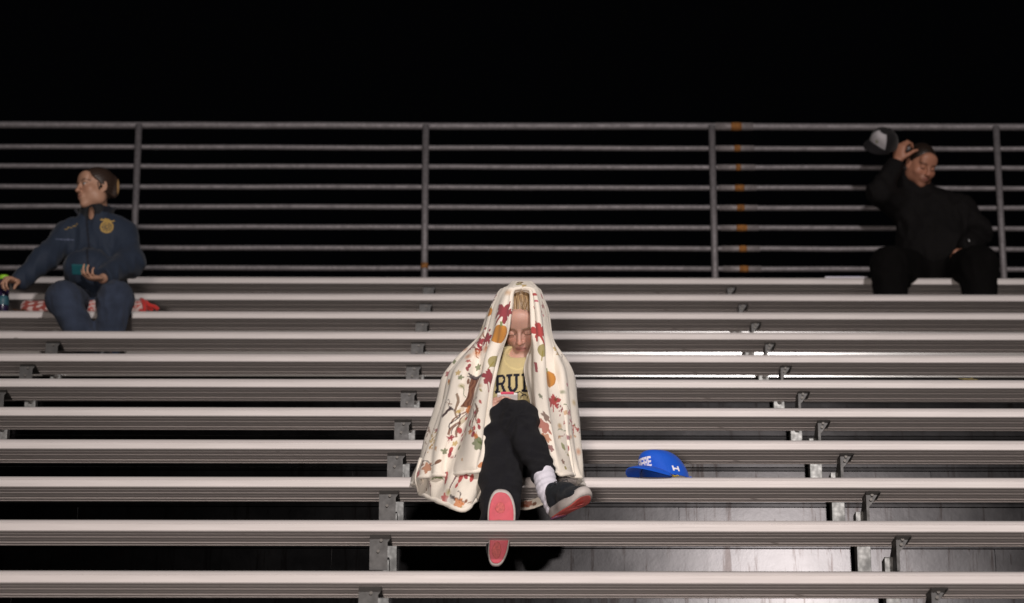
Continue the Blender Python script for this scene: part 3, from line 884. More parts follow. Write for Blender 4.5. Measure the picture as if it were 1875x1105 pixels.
def shoe(name, O, xa, ya, za, mats, label, right=1):
    """O centre of the sole's outer face; xa across, ya heel to toe, za pointing out of the sole"""
    s_ = tag(empty(name, tuple(O)), label)
    s_.parent = girl; s_.location = Vector(tuple(O)) - girl.location
    def W(x, y, z): return tuple(V3(O) + xa * x + ya * y + za * z)
    ol = sole_outline(bend=.006 * right)
    def rk(y): u = (y / .131 + 1) / 2; return -.020 * max(0, u - .72) / .28 * max(0, u - .72) / .28 * 1.0 - .006 * max(0, .12 - u) / .12
    ring = lambda k, z: [W(x * k, y * (k * .5 + .5) if k < 1 else y * k, z + rk(y)) for x, y in ol]
    loft('midsole', [ring(.97, .000), ring(1.02, -.004), ring(1.04, -.012), ring(1.0, -.026), ring(.93, -.032)], mats[1], s_)
    loft('outsole', [ring(.86, .0035), ring(.90, .0030), ring(.915, -.003)], mats[0], s_)
    # tread patches proud of the outsole
    for (cy, w, h_) in ((.070, .017, .020), (.022, .024, .008), (-.078, .016, .030)):
        n = 16; rg = []
        for z, k in ((.0030, 1), (.0046, .92)):
            rg.append([W(w * k * math.cos(2 * math.pi * i / n) * (1 + .12 * math.sin(5 * i)), cy + h_ * k * math.sin(2 * math.pi * i / n), z + rk(cy)) for i in range(n)])
        loft('tread_patch', rg, mats[2], s_, False)
    U = Field(.02)
    g_ = lambda x, y, z: V3(W(x, y, z))
    R = np.stack([xa, ya, -za])
    U.ell(g_(.003 * right, .078, -.034), (.044, .050, .024), R)
    U.ell(g_(.003 * right, .030, -.040), (.041, .065, .032), R)
    U.ell(g_(0, -.070, -.050), (.033, .058, .040), R)
    U.cap(g_(0, .010, -.062), g_(0, -.060, -.082), .033, .037)
    U.cap(g_(0, -.070, -.055), g_(0, -.085, -.090), .032, .026)
    U.cap(g_(0, -.052, -.085), g_(0, -.050, -.16), .027, .033, k=.004, mode='s')
    U.post = folds(.0010, 60, 1)
    O_ = V3(O) - za * .05
    sdf_obj('upper', U, O_ - .19, O_ + .19, .0030, mats[3], s_)
    m = MB()
    for i in range(5):
        y = .052 - i * .019; z = -.066 - i * .0078
        m.tube([W(-.024, y - .004, z + .012), W(-.012, y, z - .001), W(.0, y + .003, z - .004), W(.012, y, z - .001), W(.024, y - .004, z + .012)], .0026, 6)
    m.build('laces', M['lace'], s_, True)
    m = MB()
    for sx in (-1, 1):
        m.tube([W(0, -.028, -.098), W(sx * .012, -.022, -.110), W(sx * .026, -.014, -.108), W(sx * .022, -.008, -.096), W(sx * .006, -.026, -.098)], .0022, 6)
        m.tube([W(0, -.026, -.098), W(sx * .016, .000, -.094), W(sx * .024, .014, -.080)], .0018, 6)
    m.build('lace_bow', M['lace'], s_, True)
    return s_
# heel on the deck, sole facing the field
yaA = unit(A(918, 908, 9.70) - A(908, 1026, 9.75)); zaA = V3(0.02, -1, -.12); zaA = unit(zaA - yaA * (zaA @ yaA)); xaA = np.cross(yaA, zaA)
OA = (A(918, 908, 9.70) + A(908, 1026, 9.75)) / 2
shoe('shoe', OA, xaA, yaA, zaA, (M['outsole'], M['midsole'], M['tread'], M['upper']), 'shoe whose coral sole faces the viewer')
hBp, tBp = A(1016, 941, 9.80), A(1071, 911, 9.585)
yaB = unit(tBp - hBp); zaB = V3(.40, -.30, -.84); zaB = unit(zaB - yaB * (zaB @ yaB)); xaB = np.cross(yaB, zaB)
OB = (hBp + tBp) / 2 + zaB * .014
shB_ = shoe('shoe', OB, xaB, yaB, zaB, (M['outsole2'], M['midsole'], M['tread'], M['upper']), 'black shoe of the crossed leg with an orange-coral sole', -1)
m = MB()
n = 16
rg = [[tuple(OB + xaB * (.030 * k * math.cos(2 * math.pi * i / n)) + yaB * (-.100 + .026 * k * math.sin(2 * math.pi * i / n)) + zaB * z) for i in range(n)] for z, k in ((.0, 1.05), (.0055, 1), (.0062, .9))]
loft('heel_pad', rg, M['heelpurple'], shB_)

# phone
ph = tag(empty('phone', tuple(A(929, 722, 10.10))), 'phone in a white and pink case held up behind the raised knee', 'phone')
M['case_white'] = mat_plain('white_phone_case', (.75, .73, .74), .35, 0, .04)
M['case_pink'] = mat_plain('pink_phone_bumper', (.70, .10, .16), .4, 0, .05)
M['screen'] = mat_plain('dark_glass', (.01, .01, .012), .08)
pc = A(929, 722, 10.08)
pR = axes((0, .55, .84), (0, -.8, .6))      # rows: across, screen normal, long axis
def pbox(name, c, hx, hy, hz, mat, par, bev):
    m = MB(); m.box((-hx, -hy, -hz), (hx, hy, hz), bev)
    m.v = [tuple(V3(c) + pR.T @ V3(v)) for v in m.v]
    return m.build(name, mat, par)
lon = pR[2]
pc2 = pc - lon * .070
pbox('case', pc2, .038, .0055, .074, M['case_white'], ph, .005)
pbox('screen', pc2 + pR[1] * .0058, .034, .0006, .069, M['screen'], ph, .0005)
pbox('bumper', pc2 + lon * .0745, .024, .0048, .0035, M['case_pink'], ph, .002)

# ------------------------------------------------------------------ the blanket
def crom(K, t):
    """Catmull-Rom through rows of K (n, ...) at parameters t in [0, n-1]"""
    K = np.asarray(K, float); n = len(K); i = np.clip(np.floor(t).astype(int), 0, n - 2); u = (t - i)
    g = lambda j: K[np.clip(j, 0, n - 1)]
    sh = (len(t),) + (1,) * (K.ndim - 1); u = u.reshape(sh)
    p0, p1, p2, p3 = g(i - 1), g(i), g(i + 1), g(i + 2)
    return .5 * (2 * p1 + (p2 - p0) * u + (2 * p0 - 5 * p1 + 4 * p2 - p3) * u * u + (3 * p1 - p0 - 3 * p2 + p3) * u ** 3)
# key sections: pixel row, then (x, depth) of each station on the left and on the right
LEFT = [
 (517, [(955, 10.335), (949, 10.335), (943, 10.345), (938, 10.36), (936, 10.41), (946, 10.47), (955, 10.50)]),
 (524, [(955, 10.285), (944, 10.285), (935, 10.305), (930, 10.34), (926, 10.42), (938, 10.53), (955, 10.56)]),
 (527.5, [(954, 10.268), (941, 10.268), (930, 10.29), (924, 10.33), (920, 10.42), (933, 10.55), (955, 10.58)]),
 (532, [(939, 10.258), (932, 10.255), (923, 10.28), (917, 10.32), (912, 10.43), (928, 10.57), (955, 10.61)]),
 (560, [(935, 10.240), (922, 10.225), (909, 10.250), (903, 10.30), (896, 10.43), (915, 10.60), (955, 10.65)]),
 (600, [(932, 10.225), (915, 10.205), (898, 10.240), (892, 10.29), (882, 10.43), (900, 10.62), (955, 10.67)]),
 (620, [(928, 10.215), (910, 10.195), (892, 10.235), (882, 10.28), (867, 10.425), (890, 10.63), (955, 10.69)]),
 (640, [(922, 10.205), (904, 10.185), (886, 10.230), (868, 10.27), (846, 10.42), (880, 10.64), (955, 10.71)]),
 (657, [(917, 10.195), (900, 10.175), (882, 10.220), (857, 10.25), (832, 10.41), (865, 10.65), (955, 10.72)]),
 (680, [(912, 10.175), (896, 10.155), (877, 10.210), (846, 10.22), (815, 10.40), (850, 10.66), (955, 10.73)]),
 (720, [(903, 10.100), (887, 10.080), (868, 10.150), (836, 10.18), (805, 10.37), (835, 10.68), (955, 10.74)]),
 (770, [(898, 9.985), (878, 9.965), (856, 10.060), (820, 10.11), (789, 10.31), (815, 10.68), (955, 10.74)]),
 (815, [(894, 9.930), (872, 9.905), (843, 10.010), (806, 10.05), (777, 10.25), (800, 10.68), (955, 10.72)]),
 (850, [(889, 9.920), (866, 9.895), (833, 9.985), (797, 10.03), (767, 10.20), (790, 10.66), (955, 10.70)]),
 (868, [(886, 9.925), (866, 9.905), (829, 9.985), (792, 10.03), (763, 10.18), (790, 10.64), (955, 10.69)]),
]
RIGHT = [
 (517, [(955, 10.335), (962, 10.335), (969, 10.345), (974, 10.36), (977, 10.41), (965, 10.47), (955, 10.50)]),
 (524, [(955, 10.285), (966, 10.285), (975, 10.305), (981, 10.34), (985, 10.42), (973, 10.53), (955, 10.56)]),
 (527.5, [(956, 10.268), (970, 10.268), (979, 10.29), (984, 10.33), (987, 10.42), (977, 10.55), (955, 10.58)]),
 (532, [(972, 10.258), (978, 10.255), (984, 10.28), (988, 10.32), (990, 10.43), (980, 10.57), (955, 10.61)]),
 (560, [(975, 10.240), (985, 10.225), (993, 10.250), (997, 10.30), (1001, 10.43), (985, 10.60), (955, 10.65)]),
 (600, [(977, 10.225), (989, 10.205), (999, 10.250), (1003, 10.31), (1005, 10.43), (990, 10.62), (955, 10.67)]),
 (620, [(979, 10.215), (991, 10.195), (1002, 10.240), (1007, 10.30), (1011, 10.425), (995, 10.63), (955, 10.69)]),
 (640, [(981, 10.205), (994, 10.185), (1006, 10.230), (1015, 10.28), (1026, 10.42), (1000, 10.64), (955, 10.71)]),
 (657, [(982, 10.195), (996, 10.175), (1009, 10.225), (1023, 10.25), (1039, 10.41), (1010, 10.65), (955, 10.72)]),
 (680, [(984, 10.175), (999, 10.155), (1012, 10.205), (1031, 10.22), (1049, 10.40), (1020, 10.66), (955, 10.73)]),
 (720, [(987, 10.100), (1004, 10.080), (1017, 10.150), (1036, 10.18), (1054, 10.37), (1030, 10.68), (955, 10.74)]),
 (770, [(994, 10.000), (1012, 9.980), (1024, 10.070), (1041, 10.11), (1057, 10.31), (1030, 10.68), (955, 10.74)]),
 (815, [(1003, 9.960), (1020, 9.945), (1031, 10.030), (1045, 10.06), (1059, 10.25), (1035, 10.68), (955, 10.72)]),
 (850, [(1008, 9.960), (1026, 9.950), (1036, 10.030), (1049, 10.06), (1062, 10.21), (1040, 10.66), (955, 10.70)]),
 (868, [(1012, 9.965), (1030, 9.955), (1039, 10.030), (1051, 10.06), (1064, 10.19), (1040, 10.64), (955, 10.69)]),
]
def keyrows(D):
    out = []
    for py, st in D:
        row = [A(x, py, Y) for x, Y in st]
        # the back of the drape keeps the height of its front (the sight line rises with depth)
        zf = row[0][2]
        for j in range(len(row)):
            w = (0, 0, 0, .25, .6, 1, 1)[j]
            row[j][2] = row[j][2] * (1 - w) + zf * w
            if row[j][1] > 10.29: row[j][2] = max(row[j][2], zs2 + .014)
        out.append(row)
    return np.array(out)
KL, KR = keyrows(LEFT), keyrows(RIGHT)
for K__, sx in ((KL, -1), (KR, 1)):
    K__[4:, 2, 1] += .030; K__[4:, 2, 0] += sx * .004; K__[9:, 3, 1] -= .012
NU, NV = 190, 270
# arrange columns: left edge -> back -> right edge
Kall = np.concatenate([KL, KR[:, ::-1][:, 1:]], axis=1)             # rows, 13 stations, 3
# inner turn-in hems on both front edges
inL = np.array([KL[r, 0] + V3(.002, .030, 0) if r < 5 else KL[r, 0] + V3(-.018, .045, 0) for r in range(len(KL))])
inR = np.array([KR[r, 0] + V3(-.002, .030, 0) for r in range(len(KR))])
xin = {6: (976, 10.26), 7: (973, 10.30), 8: (966, 10.31), 9: (962, 10.31), 10: (970, 10.24), 11: (982, 10.10), 12: (997, 10.05), 13: (1003, 10.04), 14: (1008, 10.03)}
for r, (x, Y) in xin.items(): inR[r] = A(x, RIGHT[r][0], Y)
Kall = np.concatenate([inL[:, None], Kall, inR[:, None]], axis=1)
st_n = Kall.shape[1]
# denser sampling on the front where the print is seen
uu = np.concatenate([np.linspace(0, 5, 240, endpoint=False), np.linspace(5, st_n - 6, 50, endpoint=False), np.linspace(st_n - 6, st_n - 1, 200)])
tmp = crom(Kall, np.linspace(0, len(Kall) - 1, 400))                # v, station, 3
G = np.swapaxes(crom(np.swapaxes(tmp, 0, 1), uu), 0, 1)             # v, u, 3
vv = np.linspace(0, 1, len(G))
def hem_cut(G, uu):
    """trim each column so that the hem runs in an uneven curve"""
    keyu = [0, 1, 1.7, 2.3, 3, 4, 5, 6, 9, 10, 11.2, 12, 13, 14.2, 15]
    cut = [.93, .955, .985, .97, 1.0, 1.0, 1.0, 1.0, 1.0, 1.0, 1.0, .995, .965, .925, .90]
    sc_ = (np.interp(uu, keyu, cut) * 12 + 2) / 14
    out = np.empty_like(G)
    for j in range(G.shape[1]):
        t = np.linspace(0, (len(G) - 1) * sc_[j], len(G)); i = np.minimum(t.astype(int), len(G) - 2); f = (t - i)[:, None]
        out[:, j] = G[i, j] * (1 - f) + G[i + 1, j] * f
    return out
G = hem_cut(G, uu)
def grid_normals(G):
    du = np.gradient(G, axis=1); dv = np.gradient(G, axis=0)
    n = np.cross(du, dv); n /= np.maximum(np.linalg.norm(n, axis=2, keepdims=True), 1e-9); return n
N_ = grid_normals(G)
# soft long folds, more of them lower down, and small pulls from the crown
vv = np.linspace(0, 1, G.shape[0])[:, None]; U_ = uu[None, :]
arc = np.concatenate([[0], np.cumsum(np.linalg.norm(np.diff(G[280], axis=0), axis=1))])[None, :]
def bmp(a, c, w): return np.exp(-((a - c) / w) ** 2)
AL = arc[0, -1]
lowr = np.clip(vv * 1.7 - .35, 0, 1)
fold = .017 * lowr * np.sin(arc * 34 + 1.6 * np.sin(vv * 3.3) + .8) * (.45 + .55 * np.sin(arc * 7 + 1) ** 2)
fold += .0070 * np.sin(arc * 70 + vv * 7 + 2 * np.sin(vv * 6)) * (np.sin(vv * 5 + arc * 11) ** 2) * np.clip(vv * 2.5, 0, 1)
fold += .0030 * np.sin(vv * 22 + arc * 16) * np.clip(vv - .35, 0, 1) * 1.5
edge_w = np.clip(np.minimum(U_ - .0, st_n - 1 - U_) / 1.0, 0, 1)
G = G + N_ * (fold * edge_w)[:, :, None]
def paint_grid(G, motifs, base, seed=0, pmask=None):
    """flat print: each motif is laid out in metres along the cloth's own width and length"""
    nv, nu = G.shape[:2]
    S = np.concatenate([np.zeros((nv, 1)), np.cumsum(np.linalg.norm(np.diff(G, axis=1), axis=2), axis=1)], 1)
    Tt = np.concatenate([np.zeros((1, nu)), np.cumsum(np.linalg.norm(np.diff(G, axis=0), axis=2), axis=0)], 0)
    C = np.tile(np.array(base, float), (nv, nu, 1))
    PX = pix(G.reshape(-1, 3)).reshape(nv, nu, 2)
    score0 = G[:, :, 1] * 14
    for m_ in motifs:
        kind, px, py, size, ang, colr = m_[:6]
        d = np.hypot(PX[:, :, 0] - px, PX[:, :, 1] - py) + score0 * 1.0
        d = np.where(np.hypot(PX[:, :, 0] - px, PX[:, :, 1] - py) < 7, d, d + 1000)
        i0, j0 = np.unravel_index(np.argmin(d), d.shape)
        s_ = size * .00196 * (1.45 if kind in ('maple', 'leaf', 'blot', 'drop', 'vine', 'soft') else 1.2)
        i1, i2 = max(0, i0 - 95), min(nv, i0 + 95)
        ds = (S[i1:i2] - S[i1:i2, j0:j0 + 1]); dt = -(Tt[i1:i2] - Tt[i0:i0 + 1])
        # columns flagged by the direction of travel: left half runs right-to-left in the picture
        sgn = 1.0 if PX[i0, min(j0 + 1, nu - 1), 0] > PX[i0, max(j0 - 1, 0), 0] else -1.0
        x = ds * sgn / s_; y = dt / s_
        ok = (np.abs(x) < 3) & (np.abs(y) < 3)
        ca, sa = math.cos(math.radians(ang)), math.sin(math.radians(ang))
        X = x * ca + y * sa; Y = -x * sa + y * ca
        _paint(C[i1:i2], kind, X, Y, ok, colr, m_)
    return C
def _mixm(C, m, c, a=1.0):
    w = (m * a)[..., None]; C[:] = C * (1 - w) + np.array(c) * w
def _paint(C, kind, X, Y, ok, c, m_):
    r = np.hypot(X, Y); th = np.arctan2(X, Y)
    if kind == 'maple':
        lob = .36 + .34 * np.maximum(np.abs(np.cos(th * 2.5 / 1.0)) ** 1.5, .0) + .13 * np.abs(np.cos(th * 7.5)) * (np.abs(th) < 2.7)
        lob = np.where(np.abs(th) > 2.7, .34, lob)
        m = (r < lob * .75) | ((np.abs(X) < .05) & (Y < 0) & (Y > -.85))
        _mixm(C, ok & m, c, .93)
    elif kind == 'pumpkin':
        e = np.hypot(X / .52, Y / .60)
        m = ok & (e < 1)
        rib_ = .45 + .62 * np.abs(np.sin(3.2 * X / np.sqrt(np.maximum(1 - (Y / .62) ** 2, .05)) * 1.6))
        cc = np.array(c)[None, None] * rib_[..., None]
        w = m[..., None] * .95; C[:] = C * (1 - w) + cc * w
        _mixm(C, ok & (np.abs(X - .05) < .06) & (Y > .5) & (Y < .8), (.20, .24, .08), .9)
    elif kind == 'leaf':
        w_ = .30 * np.sin(np.clip((Y + .5) * math.pi, 0, math.pi))
        _mixm(C, ok & (np.abs(X) < w_) & (np.abs(Y) < .5), c, .85)
        _mixm(C, ok & (np.abs(X) < .03) & (Y < 0) & (Y > -.8), c, .8)
    elif kind == 'dot': _mixm(C, ok & (r < .5), c, .9)
    elif kind == 'blot': _mixm(C, ok & (r < .5 + .12 * np.sin(th * 5 + c[0] * 30)), c, .8)
    elif kind == 'soft': _mixm(C, ok * np.clip(1.2 - r * 1.9, 0, 1) , c, .7)
    elif kind == 'drop': _mixm(C, ok & (np.hypot(X * 1.9, Y) < .5), c, .9)
    elif kind == 'bar': _mixm(C, ok & (np.abs(X) < m_[6]) & (np.abs(Y) < .5), c, .9)
    elif kind == 'trunk':
        w_ = .16 + .16 * np.clip(Y - .1, 0, 1) ** 1.2 + .10 * np.clip(-Y, 0, 1)
        m = ok & (np.abs(X + .04 * np.sin(Y * 5)) < w_) & (np.abs(Y) < .75)
        _mixm(C, m, c, .95); _mixm(C, m & (np.sin(X * 34 + np.sin(Y * 9) * 2) > .45), (.09, .03, .02), .7)
        _mixm(C, ok & (Y > .68) & (Y < .86) & (np.abs(X) < .42 + .06 * np.sin(Y * 40)), (.035, .02, .03), .9)
    elif kind == 'vine':
        k = m_[6]
        m = (np.abs(X - k * np.sin(Y * 3.0)) < .05 + .02 * (Y > 0)) & (np.abs(Y) < 1)
        _mixm(C, ok & m, c, .85)
    elif kind == 'spray':
        for q in range(int(m_[6])):
            h = math.sin(q * 12.9898 + c[0] * 40) * 43758.5453; a = (h - math.floor(h)) * 6.28; h2 = math.sin(q * 78.233) * 43758.5; rr_ = (h2 - math.floor(h2)) ** .6 * .95
            _mixm(C, ok & (np.hypot((X - rr_ * math.cos(a)) , (Y - rr_ * math.sin(a)) * .8) < .10), c, .9)
MAR = (.33, .012, .035); RED = (.50, .025, .030); ORA = (.62, .19, .035); PUM = (.68, .27, .025); OLI = (.36, .30, .07); GRN = (.12, .17, .05); BRN = (.20, .065, .025); BLK = (.03, .015, .025); YEL = (.62, .42, .12); PCH = (.70, .42, .22); PNK = (.62, .10, .16)
MOT = [('leaf', 952, 522, 16, 60, OLI), ('leaf', 958, 525, 12, -50, YEL), ('soft', 930, 537, 12, 0, PCH), ('dot', 980, 519, 7, 0, PNK),
 ('maple', 923, 573, 28, -30, MAR), ('pumpkin', 914, 613, 29, 5, PUM), ('leaf', 903, 663, 22, -20, OLI), ('maple', 896, 696, 26, 15, MAR), ('bar', 893, 712, 18, 15, MAR, .05),
 ('blot', 907, 543, 7, 0, MAR), ('blot', 902, 553, 9, 0, (.10, .02, .06)), ('blot', 900, 562, 5, 0, BLK), ('pumpkin', 898, 573, 13, 0, PUM), ('dot', 888, 598, 6, 0, OLI), ('soft', 884, 602, 10, 0, YEL),
 ('vine', 886, 612, 20, 60, BRN, .15), ('maple', 893, 622, 17, 10, MAR), ('dot', 890, 603, 5, 0, MAR), ('dot', 898, 606, 5, 0, MAR), ('soft', 882, 616, 15, 0, ORA), ('maple', 880, 627, 13, 40, MAR), ('maple', 868, 631, 11, 0, MAR), ('maple', 864, 638, 12, 80, MAR), ('maple', 879, 641, 12, -30, MAR),
 ('blot', 857, 646, 7, 0, MAR), ('vine', 871, 646, 13, 50, BRN, .2), ('soft', 874, 649, 14, 0, ORA), ('soft', 858, 655, 12, 0, ORA), ('soft', 891, 640, 12, 0, ORA), ('blot', 857, 663, 6, 0, RED), ('drop', 858, 671, 9, 0, MAR), ('drop', 855, 677, 8, 20, MAR), ('soft', 852, 642, 10, 0, ORA),
 ('blot', 876, 674, 10, 0, GRN), ('leaf', 832, 664, 9, 30, GRN), ('blot', 821, 686, 10, 0, MAR), ('blot', 840, 685, 8, 0, YEL), ('blot', 824, 702, 8, 0, YEL), ('soft', 845, 708, 9, 0, OLI), ('soft', 880, 708, 10, 0, PCH),
 ('trunk', 863, 722, 46, -4, BRN), ('vine', 846, 760, 22, -28, BRN, .15), ('vine', 852, 762, 20, -8, (.12, .04, .03), .2), ('vine', 874, 760, 22, 22, BRN, .2), ('vine', 866, 768, 22, 8, BRN, .2), ('vine', 857, 768, 34, -14, BRN, .22), ('vine', 870, 766, 32, 12, (.12, .04, .02), .2), ('vine', 848, 772, 30, -28, BRN, .2), ('vine', 842, 778, 20, -20, (.10, .04, .04), .2), ('leaf', 860, 752, 20, 12, ORA), ('leaf', 850, 770, 16, -20, (.78, .68, .5)), ('leaf', 845, 752, 13, -15, (.78, .66, .5)),
 ('drop', 880, 737, 9, 20, RED), ('drop', 866, 745, 10, 0, MAR), ('drop', 871, 757, 9, 0, MAR), ('drop', 877, 772, 10, 0, RED), ('drop', 862, 776, 11, 0, MAR), ('drop', 869, 785, 9, 0, RED), ('drop', 854, 788, 12, 10, RED), ('drop', 842, 791, 13, 30, RED), ('drop', 868, 797, 12, -30, MAR), ('dot', 848, 798, 6, 0, RED), ('dot', 855, 768, 6, 0, RED), ('drop', 877, 784, 8, 0, MAR),
 ('trunk', 818, 757, 16, -35, BLK), ('vine', 823, 742, 9, 30, BLK, .2), ('vine', 836, 745, 22, 12, (.22, .12, .06), .1), ('vine', 832, 772, 16, -10, BLK, .2), ('soft', 813, 730, 9, 0, OLI),
 ('vine', 784, 800, 18, 20, BRN, .25), ('vine', 790, 795, 14, 70, BRN, .2), ('vine', 784, 820, 20, -18, (.12, .04, .03), .1), ('spray', 795, 805, 18, 0, YEL, 26), ('spray', 788, 820, 14, 0, (.55, .30, .08), 14), ('vine', 797, 788, 12, 80, BRN, .2),
 ('blot', 813, 828, 9, 0, GRN), ('dot', 843, 821, 9, 0, (.20, .24, .10)), ('blot', 874, 815, 14, 10, GRN), ('leaf', 878, 808, 14, 50, GRN), ('maple', 824, 804, 10, 0, MAR), ('drop', 826, 825, 10, 0, RED), ('drop', 823, 834, 9, 0, MAR), ('blot', 772, 852, 13, 0, BRN), ('blot', 784, 858, 14, 0, (.45, .13, .03)), ('vine', 788, 850, 13, 80, BLK, .2), ('soft', 766, 868, 12, 0, RED), ('vine', 824, 858, 20, -18, (.10, .02, .05), .1), ('leaf', 880, 852, 12, 80, ORA),
 ('dot', 979, 541, 6, 0, RED), ('dot', 982, 552, 5, 0, PNK), ('drop', 980, 564, 6, 60, RED), ('drop', 990, 543, 8, 0, PNK), ('blot', 992, 562, 6, 0, MAR), ('dot', 990, 571, 4, 0, RED), ('drop', 993, 578, 5, 60, PNK), ('vine', 996, 568, 12, 20, (.45, .20, .15), .1),
 ('maple', 987, 609, 28, 15, RED), ('leaf', 993, 643, 22, -10, OLI), ('pumpkin', 1002, 696, 32, 0, PUM), ('maple', 1012, 737, 26, -10, RED), ('blot', 1016, 640, 9, 0, YEL), ('blot', 1021, 650, 10, 0, (.50, .33, .12)), ('vine', 1028, 657, 8, -40, BLK, .1), ('blot', 1037, 705, 6, 0, PNK), ('soft', 1030, 720, 8, 0, GRN), ('soft', 1050, 738, 12, 0, YEL),
 ('spray', 1028, 752, 16, 0, MAR, 20), ('spray', 1032, 772, 12, 0, RED, 22), ('spray', 1044, 766, 18, 0, PNK, 30), ('spray', 1048, 787, 18, 0, RED, 30), ('soft', 1023, 780, 9, 0, OLI), ('blot', 1038, 803, 9, 20, (.30, .08, .12)), ('leaf', 1030, 819, 13, 20, (.30, .33, .12)), ('drop', 1040, 822, 8, 0, MAR), ('soft', 1058, 828, 12, 0, ORA), ('dot', 1034, 858, 6, 0, OLI),
 ('bar', 983, 674, 22, 0, MAR, .16), ('blot', 991, 727, 9, 0, (.10, .13, .06)), ('blot', 1000, 765, 16, 0, (.14, .05, .03)), ('blot', 997, 782, 20, 0, (.42, .06, .03)), ('blot', 1001, 802, 12, 0, (.5, .16, .05)), ('blot', 1009, 821, 8, 0, (.22, .03, .04)), ('soft', 1024, 783, 10, 0, PCH)]
mr = random.Random(5)
for _ in range(30):
    left = mr.random() < .62
    MOT.append((mr.choice(('blot', 'leaf', 'soft', 'drop', 'maple', 'vine')), mr.uniform(788, 884) if left else mr.uniform(1012, 1052), mr.uniform(690, 850), mr.uniform(6, 11), mr.uniform(0, 180),
                mr.choice((MAR, RED, ORA, OLI, YEL, BRN, GRN, PCH)), .2))
MOT = [m_[:5] + (tuple(c * .8 for c in m_[5]),) + m_[6:] for m_ in MOT]
CREAM = (.83, .765, .675)
def plush_edge(P, r, seg=8):
    """thick rolled hem along a border line"""
    pass
def cloth_obj(name, G, C, parent, thick=.009, inside_out=False):
    nv, nu = G.shape[:2]
    n = grid_normals(G)
    idx = np.arange(nv * nu).reshape(nv, nu)
    q1 = np.stack([idx[:-1, :-1], idx[:-1, 1:], idx[1:, 1:], idx[1:, :-1]], -1).reshape(-1, 4)
    off = nv * nu
    q2 = q1[:, ::-1] + off
    rim = []
    for line in (idx[0], idx[-1][::-1], idx[:, 0][::-1], idx[:, -1]):
        rim.append(np.stack([line[:-1], line[:-1] + off, line[1:] + off, line[1:]], -1))
    V = np.concatenate([(G + n * thick / 2).reshape(-1, 3), (G - n * thick / 2).reshape(-1, 3)])
    # round the rim by pulling the two border rows together is not needed: a plush roll covers it
    Q = np.concatenate([q1, q2] + rim)
    me = np_mesh(name, V, Q)
    inner = C.reshape(-1, 3) * .25 + np.array((.78, .69, .52)) * .75
    set_col(me, np.concatenate([inner, C.reshape(-1, 3)] if inside_out else [C.reshape(-1, 3), inner]))
    return link(name, me, parent, [M['blanket']])
blanket = tag(empty('blanket', (hip[0], 10.4, zs2)), 'cream fleece blanket printed with autumn leaves and pumpkins, draped over a seated person', 'blanket')
CG = paint_grid(G, MOT, CREAM)
cloth_obj('drape', G, CG, blanket)
M['hem'] = mat_cloth('plush_hem', CREAM, .95, .08, 30, 300, .6, .3)
def hem(line, r, name='hem'):
    line = np.asarray(line); s_ = np.concatenate([[0], np.cumsum(np.linalg.norm(np.diff(line, axis=0), axis=1))])
    n = max(8, int(s_[-1] / .012)); t = np.linspace(0, s_[-1], n)
    P = np.stack([np.interp(t, s_, line[:, i]) for i in range(3)], 1)
    m = MB(); m.tube([tuple(p) for p in P], [float(r * (1 + .10 * math.sin(i * 1.1) + .06 * math.sin(i * 2.7))) for i in range(n)], 10)
    return m.build(name, M['hem'], blanket, True)
hem(G[-1], .0078)
hem(G[10:, 0], .0062); hem(G[10:, -1], .0062)
# the loose corner that hangs in front of the seat
FL = [
 (840, [(771, 10.17), (798, 10.07), (830, 10.02), (862, 9.97), (884, 9.98)]),
 (858, [(765, 10.16), (796, 10.06), (830, 10.00), (862, 9.955), (889, 9.975)]),
 (876, [(762, 10.15), (792, 10.06), (826, 9.985), (860, 9.945), (889, 9.98)]),
 (892, [(767, 10.16), (792, 10.075), (822, 9.99), (856, 9.95), (884, 9.99)]),
 (0, None)]
rows = []
for py, st in FL[:-1]: rows.append([A(x, py, Y) for x, Y in st])
rows.append([A(x, y, Y) for x, y, Y in ((769, 903, 10.17), (790, 912, 10.09), (818, 924, 10.00), (848, 934, 9.96), (872, 915, 10.0))])
rows = np.array(rows)
t1 = crom(rows, np.linspace(0, len(rows) - 1, 90)); G2 = np.swapaxes(crom(np.swapaxes(t1, 0, 1), np.linspace(0, 4, 130)), 0, 1)
G2 = G2[:, ::-1].copy(); G2 = G2[:, ::-1]; n2 = grid_normals(G2); V_ = np.linspace(0, 1, 90)[:, None]; U2 = np.linspace(0, 1, 130)[None, :]
G2 = G2 + n2 * ((.010 * np.exp(-((U2 - .30 - .15 * V_) / .07) ** 2) * np.sin(V_ * 3.1) - .008 * np.exp(-((U2 - .20 - .10 * V_) / .05) ** 2) + .003 * np.sin(U2 * 30 + V_ * 5)))[:, :, None]
MOT2 = [('leaf', 803, 870, 16, 60, GRN), ('blot', 796, 873, 8, 0, GRN), ('drop', 819, 876, 18, 10, RED), ('drop', 845, 876, 14, 0, RED), ('drop', 853, 872, 10, 20, MAR), ('drop', 863, 876, 10, 0, RED), ('drop', 838, 890, 8, -30, RED), ('vine', 832, 880, 18, -16, (.10, .02, .04), .05), ('vine', 850, 869, 14, 80, BRN, .1),
 ('vine', 790, 900, 14, 15, (.12, .03, .04), .1), ('dot', 783, 897, 5, 0, BRN), ('blot', 816, 913, 12, 0, RED), ('bar', 830, 911, 16, 80, BLK, .16), ('vine', 842, 911, 9, 30, BLK, .3), ('blot', 841, 923, 12, 0, ORA), ('dot', 854, 919, 5, 0, BRN), ('vine', 848, 918, 12, 80, (.25, .10, .05), .1), ('dot', 845, 932, 6, 0, OLI), ('soft', 824, 921, 16, 0, (.9, .88, .84)), ('soft', 822, 902, 10, 0, OLI), ('blot', 768, 868, 10, 0, RED)]
